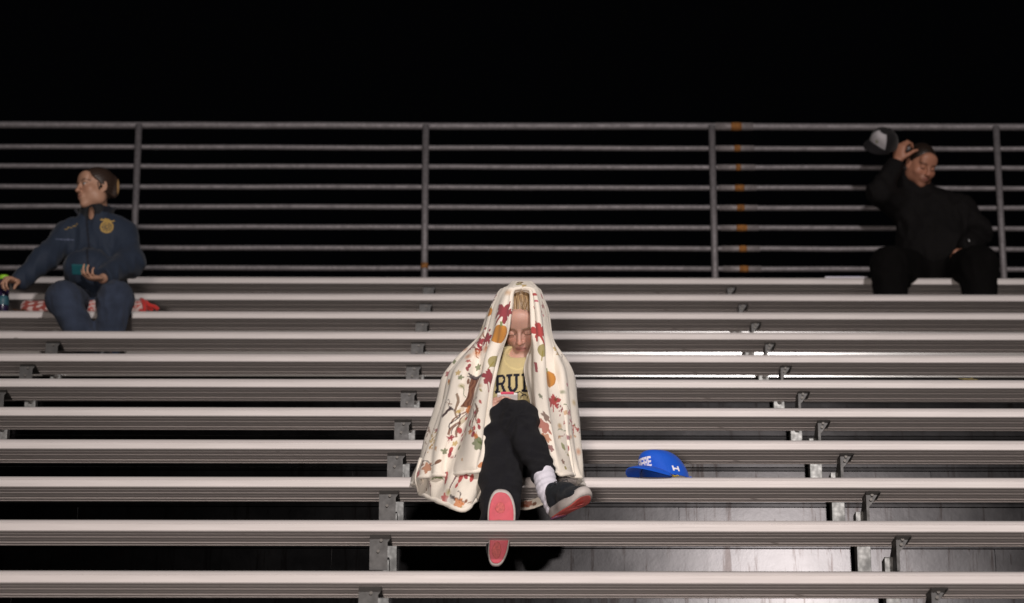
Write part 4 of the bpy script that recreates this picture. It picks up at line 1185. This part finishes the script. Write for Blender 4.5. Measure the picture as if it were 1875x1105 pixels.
cloth_obj('loose_corner', G2, paint_grid(G2, MOT2, CREAM), blanket, inside_out=True)
hem(G2[-1], .0095); hem(G2[:, 0], .0080); hem(G2[:, -1], .0060)
# the far hem showing between the legs under the seat edge
m = MB(); P_ = [A(x, y, 10.26) for x, y in ((944, 929), (958, 932), (975, 930), (992, 923), (1003, 917))]
pts = crom(np.array(P_), np.linspace(0, 4, 16)); up = [p + V3(0, .02, .035) for p in pts]
Gm = np.array([[u_ * (1 - t) + p * t for p, u_ in zip(pts, up)] for t in np.linspace(0, 1, 8)])
Gm = np.swapaxes(crom(np.swapaxes(Gm, 0, 1), np.linspace(0, 15, 60)), 0, 1)
cloth_obj('back_hem', Gm, paint_grid(Gm, [('blot', 955, 928, 14, 0, (.40, .12, .03)), ('blot', 968, 926, 12, 0, (.35, .08, .03)), ('dot', 980, 925, 8, 0, BRN)], CREAM), blanket, inside_out=True)
hem(Gm[-1], .005)

# ================================================================== caps
def cap_thing(name, label, O, fwd, up, shell_fn, brim_mats, logo=None, sc_=1.0, droop=.5):
    """O centre of the cap's rim, fwd towards the brim, up towards the crown's top"""
    t = tag(empty(name, tuple(O)), label, 'cap')
    R = axes(fwd, up)
    W = lambda q: V3(O) + (np.asarray(q) * sc_) @ R
    nu, nv = 260, 90
    th = np.linspace(0, 2 * np.pi, nu, endpoint=False); ph = np.linspace(0, 1, nv)
    T, Pp = np.meshgrid(th, ph)
    a, b, hgt = .082, .098, .103
    cosf = np.cos(Pp * np.pi / 2); sinf = np.sin(Pp * np.pi / 2)
    rad = np.clip(cosf, 0, 1) ** .62
    front = np.clip(np.cos(T), 0, 1)
    Tw = (T + np.pi) % (2 * np.pi) - np.pi
    x = a * rad * np.sin(T); y = b * rad * np.cos(T) + .006 * front * sinf + .034 * sinf ** 1.4
    z = hgt * sinf ** .95 + droop * .036 * (1 - np.clip(np.abs(Tw) / 1.12, 0, 1) ** 1.6) * (1 - Pp) ** 2
    seam = np.abs(((T / (np.pi / 3)) + .5) % 1 - .5) * (np.pi / 3) * rad * .09
    groove = np.exp(-(seam / .0010) ** 2) * .0009 * (Pp < .97)
    groove = groove + .0011 * np.sin(T * 5 + Pp * 4) * np.clip(1 - Pp, 0, 1) * np.sin(Pp * 9)
    nrm = np.stack([x / a ** 2, y / b ** 2, z / hgt ** 2], -1); nrm /= np.linalg.norm(nrm, axis=2, keepdims=True)
    Gc = np.stack([x, y, z], -1) - nrm * groove[..., None]
    V = W(Gc.reshape(-1, 3)); Vi = W((Gc - nrm * .0025).reshape(-1, 3))
    idx = np.arange(nu * nv).reshape(nv, nu); ir = np.roll(idx, -1, axis=1)
    # opening above the closure at the back
    q = np.stack([idx[:-1], ir[:-1], ir[1:], idx[1:]], -1)
    hole = (np.cos(T[:-1]) < -.86) & (np.hypot((T[:-1] - np.pi) * .085 / .030, (z[:-1] - .018) / .030) < 1) & (z[:-1] > .018)
    keep = ~hole
    Q = np.concatenate([q[keep], q[keep][:, ::-1] + nu * nv, np.stack([idx[0], idx[0] + nu * nv, ir[0] + nu * nv, ir[0]], -1)])
    me = np_mesh('crown', np.concatenate([V, Vi]), Q)
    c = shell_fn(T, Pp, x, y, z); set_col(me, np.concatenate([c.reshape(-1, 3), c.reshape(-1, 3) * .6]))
    link('crown', me, t, [M['capcloth']])
    # brim: curved tongue
    n1, n2_ = 40, 16
    u = np.linspace(-1, 1, n1); w = np.linspace(0, 1, n2_)
    Uu, Ww = np.meshgrid(u, w)
    ang = Uu * 1.12
    ins_x = a * np.sin(ang) * 1.0; ins_y = b * np.cos(ang)
    ln = .080 * (1 - np.abs(Uu) ** 2.6)
    X = ins_x * (1 + .06 * Ww); Y = ins_y + ln * Ww
    Z = .003 + droop * .036 * (1 - np.abs(Uu) ** 1.6) * (1 + .1 * Ww) - .020 * Ww * (1 - .5 * Uu ** 2) + .004 * np.sin(Ww * np.pi)
    Gb = np.stack([X, Y, Z], -1)
    nb = n1 * n2_
    ib = np.arange(nb).reshape(n2_, n1)
    q1 = np.stack([ib[:-1, :-1], ib[:-1, 1:], ib[1:, 1:], ib[1:, :-1]], -1).reshape(-1, 4)
    Vt = W(Gb.reshape(-1, 3)); Vb = W((Gb - np.array([0, 0, .0032])).reshape(-1, 3))
    rim = np.concatenate([np.stack([l[:-1], l[:-1] + nb, l[1:] + nb, l[1:]], -1) for l in (ib[0], ib[-1][::-1], ib[:, 0][::-1], ib[:, -1])])
    me = np_mesh('brim', np.concatenate([Vt, Vb]), np.concatenate([q1, q1[:, ::-1] + nb, rim]))
    link('brim', me, t, [brim_mats])
    m = MB(); m.tube([tuple(W((0, 0, hgt - .001))), tuple(W((0, 0, hgt + .004)))], .006 * sc_, 10); m.build('button', brim_mats, t, True)
    m = MB(); P_ = [tuple(W((.0815 * math.sin(s_), -.100 * math.cos(s_) - .006, .010))) for s_ in np.linspace(-.55, .55, 9)]
    m.tube(P_, .0085 * sc_, 8); m.build('strap', brim_mats, t, True)
    return t, W
M['capcloth'] = mat_vcol('cap_cloth', 0.7, 0.2, 700, .1, 0, .05, .3)
BLU = (.004, .085, .55)
M['brim_blue'] = mat_cloth('blue_cap_cloth', BLU, .7, .08, 40, 900, .25, .08)
def blue_shell(T, Pp, x, y, z):
    c = np.tile(np.array(BLU, float), T.shape + (1,))
    # white block capitals above a line of small type on the front panels, set in metres on the curved front
    s_ = np.arctan2(x, y) * .094; h = z - .034
    L = np.zeros(T.shape, bool)
    f = (y > 0)
    gx = (s_ + .030) / .060; gz = h / .036
    inside = f & (gx > 0) & (gx < 1) & (gz > .0) & (gz < 1)
    col_ = np.floor(gx * 4); fx = gx * 4 - col_
    letter = (fx < .30) | ((fx > .62) & (fx < .90)) & (col_ % 2 == 0) | (gz > .78) & (fx < .9) | (gz < .2) & (fx < .9) & (col_ % 2 == 1) | (np.abs(gz - .48) < .10) & (fx < .9)
    L |= inside & letter & (fx < .92)
    small = f & (np.abs(s_) < .030) & (h > -.011) & (h < -.004) & (np.sin(s_ * 1900) > -.25)
    L |= small
    c[L] = (.74, .72, .82)
    # interlocking mark on the left temple
    s2 = (T - 2 * np.pi * (T > np.pi)); u = (s2 * .092 - EMB[0]) / .0142; v = (z - EMB[1]) / .0092
    top = np.hypot(u, (v - 1.15) / .95); bot = np.hypot(u, (v + 1.15) / .95)
    k = (np.abs(u) < 1) & (np.abs(v) < 1)
    mk = k & ((np.abs(top - .98) < .22) | (np.abs(bot - .98) < .22)) & (np.abs(u) > .12) | k & (np.abs(v) < .16) & (np.abs(u) < .5)
    mk |= (np.abs(np.abs(u) - .80) < .20) & (np.abs(v) < .95) & (np.abs(u) < 1)
    mk &= ~((np.abs(u) < .55) & (np.abs(v) > .32))
    c[mk] = (.86, .84, .88)
    return c
cy_ = 10.405
cO = V3(at(1217, 872, cy_)); cO[2] = zs2 + .006
cf = unit((-.74, -.67, -.02)); EMB = (.092 * 1.40, .024)
bc, Wc = cap_thing('baseball_cap', 'bright blue baseball cap with white lettering, resting on the bench right of the girl', cO, cf, (0.04, .10, 1), blue_shell, M['brim_blue'], droop=1.0, sc_=1.04)

# ================================================================== leaves, paper
def leaf_obj(P, size, yaw, col_, label, curl=.3):
    m = MB(); n = 22; pts = []
    for i in range(n):
        a = 2 * math.pi * i / n
        r = size * (.55 + .45 * abs(math.cos(a * 2.5)) ** 1.4) * (1.1 if i % 2 else .92)
        x, y = r * math.cos(a + yaw), r * math.sin(a + yaw)
        pts.append((P[0] + x, P[1] + y * .8, P[2] + .003 + curl * abs(x) * .6 + .12 * abs(y)))
    c = (P[0], P[1], P[2] + .002)
    vs = [c] + pts; vs2 = [(x, y, z + .0012) for x, y, z in vs]
    fs = [(0, 1 + i, 1 + (i + 1) % n) for i in range(n)]
    m.add(vs + vs2, fs + [tuple(j + n + 1 for j in f)[::-1] for f in fs] + [(1 + i, 1 + (i + 1) % n, n + 2 + (i + 1) % n, n + 2 + i) for i in range(n)])
    m.tube([c, (P[0] + size * 1.5 * math.cos(yaw + 2.2), P[1] + size * 1.0 * math.sin(yaw + 2.2), P[2] + .012)], .0009, 5)
    o = m.build('leaf', mat_plain('dry_leaf', col_, .7, 0, .4, 120), None)
    tag(o, label, 'leaf'); return o
lp = V3(at(1236, 872, 10.335)); lp[2] = zs2
leaf_obj(lp, .016, .4, (.55, .42, .06), 'small yellow leaf on the bench edge under the blue cap', .5)
lp = V3(at(1775, 693, rowY(5) + .03)); lp[2] = rowZ(5)
leaf_obj(lp, .036, 1.2, (.34, .28, .10), 'dry yellow-green leaf lying alone on a bench at far right', .12)
lp = V3(at(38, 570, rowY(8) + .05)); lp[2] = rowZ(8)
leaf_obj(lp, .05, .2, (.16, .07, .03), 'crumpled brown leaf beside the red blanket roll', .25)
pp = V3(at(1548, 507, rowY(10) + .07)); pp[2] = rowZ(10)
pt = tag(empty('paper', tuple(pp)), 'folded programme sheets on the top bench beside the man in black', 'paper')
m = MB(); m.box((pp[0] - .13, pp[1] - .06, pp[2] + .001), (pp[0] + .125, pp[1] + .09, pp[2] + .010), .002)
m.build('lower_sheet', mat_plain('white_paper', (.62, .60, .66), .8, 0, .05), pt)
m = MB(); m.add([(pp[0] - .12, pp[1] - .05, pp[2] + .011), (pp[0] + .08, pp[1] - .055, pp[2] + .011), (pp[0] + .10, pp[1] + .08, pp[2] + .034), (pp[0] - .10, pp[1] + .08, pp[2] + .020),
      (pp[0] - .12, pp[1] - .05, pp[2] + .0135), (pp[0] + .08, pp[1] - .055, pp[2] + .0135), (pp[0] + .10, pp[1] + .08, pp[2] + .0365), (pp[0] - .10, pp[1] + .08, pp[2] + .0225)],
      [(0, 1, 2, 3), (4, 5, 6, 7), (0, 1, 5, 4), (1, 2, 6, 5), (2, 3, 7, 6), (3, 0, 4, 7)])
m.build('upper_sheet', mat_plain('blue_printed_paper', (.10, .11, .26), .7, 0, .3, 60), pt)

# ================================================================== the woman in the blue jacket
zs8 = rowZ(8)
Wf = unit((-.80, -.58, .0)); WR = axes(Wf, roll=.04)
WS = 1.03
WC = A(175, 347, 14.93)
wneck = A(180, 388, 14.98); wch = A(180, 425, 14.99)
whip = A(176, 540, 15.02); whip[2] = zs8 + .12
wsL = A(126, 431, 14.99); wsR = A(222, 430, 14.99)
welL = A(82, 474, 14.86); wwrL = A(34, 518, 14.80)
welR = A(238, 482, 14.90); wwrR = A(188, 511, 14.68)
wkL = A(117, 548, 14.53); wkR = A(212, 548, 14.51)
waL = A(160, 632, 14.50); waR = A(196, 640, 14.52)
wom = tag(empty('person', (whip[0], 14.95, zs8)), 'woman in a navy jacket with gold crest, looking left, teal phone in her lap', 'person')
B = Field(.03)
B.fn(head_fn(WC, WR, WS, False, .011, .965), WC, .15, k=.012)
B.cap(WC - WR[2] * .06 - Wf * .01, wch + V3(0, .01, .05), .052, .060, k=.03)
B.ell(wch - V3(0, 0, .12), (.15, .10, .18), k=.05); B.ell(whip + V3(0, 0, .05), (.15, .12, .14), k=.05)
for a_, b_, c_ in ((wsL, welL, wwrL), (wsR, welR, wwrR)):
    B.cap(wch - V3(0, 0, .04), a_, .06, .05, k=.04); B.chain([a_, b_, c_], [.05, .038, .027], k=.02)
hand(B, wwrL, A(14, 511, 14.74) - wwrL, (-.3, -.2, -1), (0, -1, .3), (.9, .9, .7), 1.2, .95)
hand(B, wwrR, A(160, 508, 14.60) - wwrR, (-.1, -.35, .95), (0, -.1, 1), (.55, .7, .5), .9, .95)
B.chain([whip + V3(-.10, 0, -.02), wkL, waL], [.075, .055, .040], k=.03); B.chain([whip + V3(.10, 0, -.02), wkR, waR], [.075, .055, .040], k=.03)
for an in (waL, waR): B.ell(an + V3(0, -.06, -.055), (.04, .11, .035), k=.03)
SKW = (.44, .245, .165)
sdf_obj('body', B, (-3.2, 14.1, 5.4), (-1.5, 15.4, 7.2), .0045, M['skin_far'], wom, lambda V: face_colors(V, WC, WR, WS, SKW, False, (.37, .17, .125), (.06, .035, .025), flush=.25))
H = Field(.01)
def whair(P):
    q = ((P - WC.astype(f32)) @ WR.T.astype(f32)) / f32(WS)
    d = f_ell(q, V3(0, -.018, .034), (.083, .102, .094))
    d = d - .0006 * np.sin(q[:, 2] * 420 + 6 * np.sin(q[:, 1] * 30)) 
    cut = (q[:, 1] - .078) * .72 - (q[:, 2] - .076) * .70
    d = smax(d, cut, .008)
    side = .020 - q[:, 2] - np.clip(-q[:, 1] + .022, 0, 1) * 2.0
    return smax(d, side, .012) * f32(WS)
H.fn(whair, WC, .14)
H.ell(WC + WR.T @ V3(0.034, -.096, .020), (.036, .030, .066), WR, k=.016)
H.cap(WC + WR.T @ V3(.078, .028, .012), WC + WR.T @ V3(.079, .020, -.035), .004, .002, k=.004)
def wh_col(V):
    q = to_head(V, WC, WR, WS)
    t = np.clip(np.sin(q[:, 2] * 420 + 6 * np.sin(q[:, 1] * 30)) * .5 + .1, 0, 1)[:, None]
    c = np.array((.022, .013, .010)) * (1 - t) + np.array((.085, .050, .034)) * t
    st_ = (.58 * q[:, 0] - .81 * q[:, 1] > .116) & (np.abs(q[:, 2] - .015) < .07)
    c[st_] = np.array((.50, .30, .13)) * (.8 + .4 * t[st_])
    return c
sdf_obj('hair', H, WC - .2, WC + .2, .0035, M['hair'], wom, wh_col)
m = MB(); ec = WC + WR.T @ V3(.083, .006, -.012); m.tube([tuple(ec), tuple(ec + WR.T @ V3(.006, .010, .004)), tuple(ec + WR.T @ V3(.004, .018, -.016))], [.006, .005, .003], 8)
m.build('earbud', mat_plain('black_plastic', (.01, .01, .01), .4), wom, True)
# jacket
J = Field(.035)
J.ell(wch - V3(0, .0, .10), (.178, .125, .20), k=.06); J.ell(whip + V3(0, -.035, .10), (.178, .175, .16), k=.06)
J.ell(A(160, 492, 14.82), (.13, .11, .11), k=.07)
J.cap(wch + V3(-.03, 0, .02), wsL, .085, .078, k=.06); J.cap(wch + V3(.03, 0, .02), wsR, .085, .080, k=.06)
J.chain([wsL, welL, wwrL - unit(wwrL - welL) * .015], [.076, .066, .052], k=.04)
J.chain([wsR, welR, wwrR - unit(wwrR - welR) * .02], [.080, .074, .055], k=.04)
wc_ax = axes((0, 0, 1), (0, 1, 0))
J.cap(A(176, 404, 14.97), A(176, 392, 14.96), .092, .088, k=.02)
J.cap(A(180, 400, 14.96), A(178, 345, 14.93), .066, .082, k=.01, mode='s')
J.ell(A(161, 388, 14.83), (.046, .075, .062), k=.015, mode='s')
J.box(wwrR - unit(welR - wwrR) * .040, (.09, .09, .05), axes(unit(wwrR - welR), (0, 0, 1))[[0, 2, 1]], .002, k=.005, mode='s')
J.box(V3(whip[0], 14.9, zs8 - .06), (.5, .5, .07), None, .002, k=.02, mode='s')
J.post = folds(.0068, 26, 3, (1.2, 1, 1.1))
NAV = (.0175, .027, .048)
def jack_col(V):
    C = np.tile(np.array(NAV), (len(V), 1)); f = V[:, 1] < 14.98
    ctr = A(195, 414, 14.86); px_ = 1 / 331
    x = (V[:, 0] - ctr[0]) / px_; z = (V[:, 2] - ctr[2]) / px_ * .98
    r = np.hypot(x, z)
    g_ = (np.abs(r - 10.5) < 1.8) | (np.abs(r - 5.5) < 1.1) | ((r < 10) & (np.sin(np.arctan2(z, x) * 9) > .35) & (r > 7)) | (r < 2.6)
    g_ |= (np.hypot((x + 1) / 1.5, z - 13) < 4.2) | ((np.abs(z - 11 - .25 * np.abs(x)) < 1.6) & (np.abs(x) < 13))
    C[g_ & f & (r < 19)] = (.42, .27, .08)
    for i in range(9):
        c = A(118 + i * 2.7, 416.5 - i * .95 + math.sin(i * 2.1) * 1.2, 14.86)
        C[f & (np.hypot(V[:, 0] - c[0], (V[:, 2] - c[2]) * (1.5 if i % 2 else .9)) < .0042)] = (.30, .20, .06)
    za, zb_ = A(157, 398, 14.86), A(165, 505, 14.75)
    t = (V[:, 2] - zb_[2]) / (za[2] - zb_[2]); xx = zb_[0] + (za[0] - zb_[0]) * t
    C[f & (np.abs(V[:, 0] - xx) < .006) & (t > 0) & (t < 1.05)] = (.008, .010, .018)
    ya, yb_ = A(104, 444, 14.9), A(134, 436, 14.86)
    t = (V[:, 0] - ya[0]) / (yb_[0] - ya[0]); zz = ya[2] + (yb_[2] - ya[2]) * t
    C[f & (t > 0) & (t < 1) & (np.abs(V[:, 2] - zz) < .003)] = (.10, .12, .19)
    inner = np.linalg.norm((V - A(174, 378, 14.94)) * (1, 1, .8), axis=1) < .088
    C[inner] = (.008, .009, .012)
    return C
M['jacket'] = mat_vcol('navy_twill_jacket', .75, .25, 300, .08, 0, .12, .3)
sdf_obj('jacket', J, (-3.2, 14.2, 5.9), (-1.5, 15.5, 7.1), .0045, M['jacket'], wom, jack_col, 2)
# the stand-up collar, open at the throat
def collar(C0, r, h, opening, flare, mat, par, tilt=(0, 0)):
    V = []; n = 40; Q = []
    rows_ = 6
    for k, off in ((0, 0), (1, .005)):
        for i in range(rows_):
            t = i / (rows_ - 1)
            for j in range(n):
                a = opening + (2 * math.pi - 2 * opening) * j / (n - 1)
                rr_ = (r + off) * (1 + flare * t)
                hh = h * t * (1 - .45 * math.exp(-((min(j, n - 1 - j)) / 5.0) ** 2))
                V.append((C0[0] + rr_ * math.sin(a + tilt[0]), C0[1] - rr_ * .92 * math.cos(a + tilt[0]), C0[2] + hh + .01 * math.sin(a * 3) * t))
    N2 = rows_ * n
    for i in range(rows_ - 1):
        for j in range(n - 1):
            a = i * n + j
            Q.append((a, a + n, a + n + 1, a + 1)); Q.append((a + N2, a + 1 + N2, a + n + 1 + N2, a + n + N2))
    for j in range(n - 1):
        a = (rows_ - 1) * n + j; Q.append((a, a + N2, a + 1 + N2, a + 1)); Q.append((j, j + 1, j + 1 + N2, j + N2))
    for i in range(rows_ - 1):
        for j in (0, n - 1):
            a = i * n + j; Q.append((a, a + n, a + n + N2, a + N2))
    me = np_mesh('collar', np.array(V), np.array(Q)); return link('collar', me, par, [mat])
M['dark_collar'] = mat_cloth('dark_corduroy_collar', (.010, .012, .020), .9, .2, 60, 500, .4, .1)
collar(A(174, 397, 14.955), .088, .058, .95, .26, M['dark_collar'], wom, (-.42, 0))
# jeans
K_ = Field(.03)
K_.ell(whip + V3(0, -.02, -.02), (.20, .18, .12), k=.05)
K_.chain([whip + V3(-.09, 0, .0), wkL, waL], [.100, .090, .070], k=.035); K_.chain([whip + V3(.09, 0, .0), wkR, waR], [.100, .091, .070], k=.035)
K_.post = folds(.0055, 34, 6, (1.1, 1, 1))
M['jeans'] = mat_cloth('dark_blue_denim', (.032, .043, .072), .85, .35, 9, 400, .5, .05, 1.5)
sdf_obj('jeans', K_, (-3.1, 14.2, 5.5), (-1.6, 15.4, 6.6), .0055, M['jeans'], wom, None, 2)
M['dark_shoe'] = mat_plain('dark_leather', (.02, .02, .022), .5)
for an in (waL, waR):
    S_ = Field(.02); S_.ell(an + V3(0, -.065, -.075), (.050, .135, .045)); S_.cap(an, an + V3(0, 0, -.05), .05, .05, k=.03)
    sdf_obj('shoe', S_, an - .3, an + .3, .007, M['dark_shoe'], wom)
# teal phone
tp = tag(empty('phone', tuple(A(147, 495, 14.62))), 'teal phone held in the woman\'s lap', 'phone')
def rbox(name, C0, R, h, mat, par, bev):
    m = MB(); m.box((-h[0], -h[1], -h[2]), h, bev); m.v = [tuple(V3(C0) + R.T @ V3(v)) for v in m.v]; return m.build(name, mat, par)
tR = axes((.1, .75, .65), (-1, .15, .12))
rbox('case', A(147, 494, 14.60), tR, (.030, .0055, .046), mat_plain('teal_phone_case', (.012, .10, .12), .45, 0, .1), tp, .005)
rbox('screen', V3(A(147, 494, 14.60)) + tR[1] * .0058, tR, (.027, .0006, .042), M['screen'], tp, .0005)
# bottle
bt = tag(empty('bottle', tuple(A(7, 572, 14.80))), 'dark bottle with a lime green cap held upright by the woman', 'bottle')
bz = zs8
bx = V3(A(6, 540, 14.80)); ztop = A(6, 506, 14.80)[2]
m = MB(); hh = ztop - bz - .022
m.tube([(bx[0], bx[1], bz + t * hh) for t in (0, .02, .04, .3, .55, .8, .92, 1.0)], [.026, .031, .033, .033, .031, .033, .030, .024], 20)
m.build('flask', mat_plain('dark_purple_plastic', (.022, .014, .045), .22, 0, .8, 40), bt, True)
m = MB(); m.tube([(bx[0], bx[1], bz + hh + t) for t in (0, .003, .020, .024)], [.027, .029, .029, .024], 20)
m.build('lid', mat_plain('lime_plastic', (.30, .62, .04), .4, 0, .05), bt, True)
m = MB(); m.tube([(bx[0], bx[1] , bz + hh * t) for t in (.25, .26, .50, .51)], [.0325, .0345, .0340, .0320], 20)
m.build('sleeve_band', mat_plain('teal_band', (.03, .10, .13), .5, 0, .4, 80), bt, True)
# patterned blanket folded as a cushion, with knotted fringe
rb = tag(empty('blanket', tuple(V3(A(160, 570, 14.86)))), 'red and white patterned fleece rolled up under the woman as a cushion', 'blanket')
x0_, x1_ = A(46, 560, 14.84)[0], A(266, 560, 14.84)[0]
F_ = Field(.02)
F_.cap((x0_ + .03, 14.80, zs8 + .040), (x1_ - .02, 14.80, zs8 + .038), .042, .040); F_.cap((x0_ + .02, 14.88, zs8 + .036), (x1_ - .03, 14.88, zs8 + .036), .038, .036, k=.02)
F_.post = folds(.0075, 22, 1, (.8, 1.3, 1.3))
def rb_col(V):
    a = np.sin(V[:, 0] * 95 + 3 * np.sin(V[:, 2] * 60)) * np.sin(V[:, 2] * 110 + V[:, 0] * 30 + V[:, 1] * 40)
    b = np.sin(V[:, 0] * 300) * np.sin(V[:, 2] * 260 + V[:, 1] * 200)
    c = np.tile(np.array((.50, .38, .36)), (len(V), 1))
    c[a > .10] = (.42, .075, .065); c[(a > .10) & (b > .35)] = (.55, .36, .32)
    left = V[:, 0] < x0_ + .16
    c[left & (a > -.2)] = (.26, .06, .05)
    return c
M['fleece2'] = mat_vcol('patterned_fleece', .95, .5, 250, .2, 0, .12, .15)
sdf_obj('roll', F_, (x0_ - .1, 14.6, zs8 - .02), (x1_ + .1, 15.1, zs8 + .16), .005, M['fleece2'], rb, rb_col)
M['redtie'] = mat_cloth('red_fleece_fringe', (.46, .030, .026), .95, .15, 60, 200, .5, .2)
for pts in (((258, 549, 14.80), (263, 553, 14.76), (265, 566, 14.74), (262, 577, 14.73)), ((266, 552, 14.78), (274, 560, 14.76), (283, 562, 14.77), (290, 568, 14.77)), ((262, 556, 14.79), (270, 564, 14.78), (281, 567, 14.78)), ((256, 562, 14.80), (259, 571, 14.76), (264, 575, 14.74))):
    m = MB(); P_ = [A(*p) for p in pts]
    for p in P_: p[2] = max(p[2], zs8 + .010) if p[1] > 14.72 else p[2]
    m.tube([tuple(p) for p in crom(np.array(P_), np.linspace(0, len(P_) - 1, 9))], [.011, .013, .012, .014, .012, .013, .012, .013, .010], 8)
    m.build('fringe_tie', M['redtie'], rb, True)

# ================================================================== the man in black on the top bench
zs10 = rowZ(10)
Mf = unit((.34, -.78, -.54)); MR = axes(Mf, roll=-.07)
MS = 1.06
MC = A(1686, 303, 16.34)
mch = A(1708, 385, 16.42); mhip = A(1712, 480, 16.50); mhip[2] = zs10 + .14
msL = A(1650, 378, 16.40); msR = A(1758, 386, 16.42)
melL = A(1610, 352, 16.22); mwrL = A(1643, 296, 16.26)
melR = A(1792, 425, 16.42); mwrR = A(1772, 452, 16.22)
mkL = A(1630, 487, 15.98); mkR = A(1792, 487, 15.98)
maL = A(1630, 585, 15.95); maR = A(1795, 585, 15.95)
man = tag(empty('person', (mhip[0], 16.45, zs10)), 'man in black jacket and trousers on the top bench, one hand raised to his head', 'person')
B = Field(.03)
B.fn(head_fn(MC, MR, MS, True, .013, 1.0), MC, .16, k=.012)
B.cap(MC - MR[2] * .06 - Mf * .03, mch + V3(-.02, .03, .0), .060, .060, k=.03)
B.ell(mch - V3(0, 0, .13), (.17, .12, .20), k=.05); B.ell(mhip + V3(0, 0, .05), (.17, .14, .16), k=.05)
for a_, b_, c_ in ((msL, melL, mwrL), (msR, melR, mwrR)):
    B.cap(mch - V3(0, 0, .04), a_, .07, .06, k=.04); B.chain([a_, b_, c_], [.06, .044, .032], k=.02)
hand(B, mwrL, A(1650, 264, 16.24) - mwrL, (.55, .5, -.1), (-.6, -.7, .2), (.75, .9, .8), 1.1, 1.10, r=1.2)
hand(B, mwrR, A(1762, 470, 16.14) - mwrR, (-.2, .2, -1), (-1, 0, 0), (.4, .4, .3), .8, 1.08)
B.chain([mhip + V3(-.12, 0, -.02), mkL, maL], [.09, .062, .045], k=.03); B.chain([mhip + V3(.12, 0, -.02), mkR, maR], [.09, .062, .045], k=.03)
for an in (maL, maR): B.ell(an + V3(0, -.06, -.05), (.045, .12, .04), k=.03)
SKM = (.36, .165, .105)
sdf_obj('body', B, (2.0, 15.5, 6.0), (3.4, 16.8, 8.0), .005, M['skin_far'], man, lambda V: face_colors(V, MC, MR, MS, SKM, True, (.26, .09, .08), (.035, .02, .015), beard=.5, flush=.25))
H = Field(.01)
def mhair(P):
    q = ((P - MC.astype(f32)) @ MR.T.astype(f32)) / f32(MS)
    d = f_ell(q, V3(0, -.018, .036), (.080, .100, .091)) - .0012 * wob(q, 300, 2)
    d = smax(d, (q[:, 1] - .070) * .75 - (q[:, 2] - .082) * .66, .008)
    return smax(d, .000 - q[:, 2] - np.clip(-q[:, 1] + .004, 0, 1) * 1.3, .010) * f32(MS)
H.fn(mhair, MC, .15)
sdf_obj('hair', H, MC - .17, MC + .17, .0045, M['hair'], man, lambda V: np.array((.018, .011, .008)) * (1 + .5 * wob(V, 260, 1))[:, None])
M['blackjacket'] = mat_cloth('black_shell_jacket', (.0030, .0022, .0024), .7, .25, 10, 350, .6, .0, 2.0, .22)
M['blacktrousers'] = mat_cloth('black_trousers', (.0030, .0026, .0026), .9, .25, 12, 350, .4, .0, 1.5, .1)
J = Field(.035)
J.ell(mch - V3(0, -.01, .13), (.222, .155, .235), k=.06); J.ell(mhip + V3(0, -.05, .11), (.235, .215, .19), k=.07)
J.cap(mch + V3(-.03, 0, 0), msL, .10, .100, k=.05); J.cap(mch + V3(.02, 0, .03), msR, .10, .092, k=.07)
J.chain([msL, melL, mwrL - unit(mwrL - melL) * .02], [.090, .072, .050], k=.03)
J.chain([msR, melR, mwrR + V3(-.0, -.01, 0)], [.086, .076, .060], k=.04)
J.cap(mch + V3(-.03, 0, .03), MC - MR[2] * .115 - Mf * .02, .100, .096, k=.02)
J.ell(MC - MR[2] * .055 + Mf * .02, (.088, .095, .075), MR, k=.008, mode='s')
J.box(mwrL + unit(mwrL - melL) * .038, (.09, .09, .05), axes(unit(mwrL - melL), (0, 1, 0))[[0, 2, 1]], .002, k=.004, mode='s')
J.post = folds(.0075, 24, 4, (1.1, 1, 1.1))
sdf_obj('jacket', J, (2.0, 15.7, 6.5), (3.4, 16.95, 7.9), .0055, M['blackjacket'], man, None, 2)
K_ = Field(.03)
K_.ell(mhip + V3(0, -.03, -.03), (.23, .20, .13), k=.05)
K_.chain([mhip + V3(-.11, 0, 0), mkL, maL], [.125, .112, .086], k=.035); K_.chain([mhip + V3(.11, 0, 0), mkR, maR], [.125, .112, .088], k=.035)
K_.box(V3(mhip[0], 16.5, zs10 - .02), (.5, .32, .021), None, .001, k=.01, mode='s')
K_.post = folds(.006, 28, 7)
sdf_obj('trousers', K_, (2.0, 15.5, 6.0), (3.4, 16.9, 7.2), .0065, M['blacktrousers'], man, None, 2)
for an in (maL, maR):
    S_ = Field(.02); S_.ell(an + V3(0, -.065, -.065), (.055, .145, .05)); S_.cap(an, an + V3(0, 0, -.05), .055, .055, k=.03)
    sdf_obj('shoe', S_, an - .3, an + .3, .008, M['dark_shoe'], man)
m = MB(); zp = A(1773, 438, 16.13)
m.tube([tuple(zp), tuple(zp + V3(.004, -.004, -.022))], [.006, .005], 8)
m.build('zip_pull', mat_plain('silver_zip', (.6, .6, .62), .3, .9, .1), man, True)
def man_cap(T, Pp, x, y, z):
    c = np.tile(np.array((.007, .006, .007), float), T.shape + (1,))
    fr = (np.abs((T + np.pi) % (2 * np.pi) - np.pi) < .74) & (z < .100)
    c[fr] = (.40, .38, .40)
    s_ = np.arctan2(x, y) * .09; h = z - .045
    c[fr & (np.hypot(s_ * 1.2, h) < .012) & (np.sin(s_ * 600 + h * 500) > -.3)] = (.12, .13, .03)
    return c
M['brim_black'] = mat_cloth('black_cap_cloth', (.006, .005, .006), .8, .2, 40, 500, .3, .02)
kc = A(1617, 264, 16.20)
cap_thing('baseball_cap', 'black cap with pale front panel held up in the man\'s raised hand', kc, unit((-.62, -.62, -.48)), unit((.40, -.62, .68)), man_cap, M['brim_black'], droop=.6, sc_=1.05)
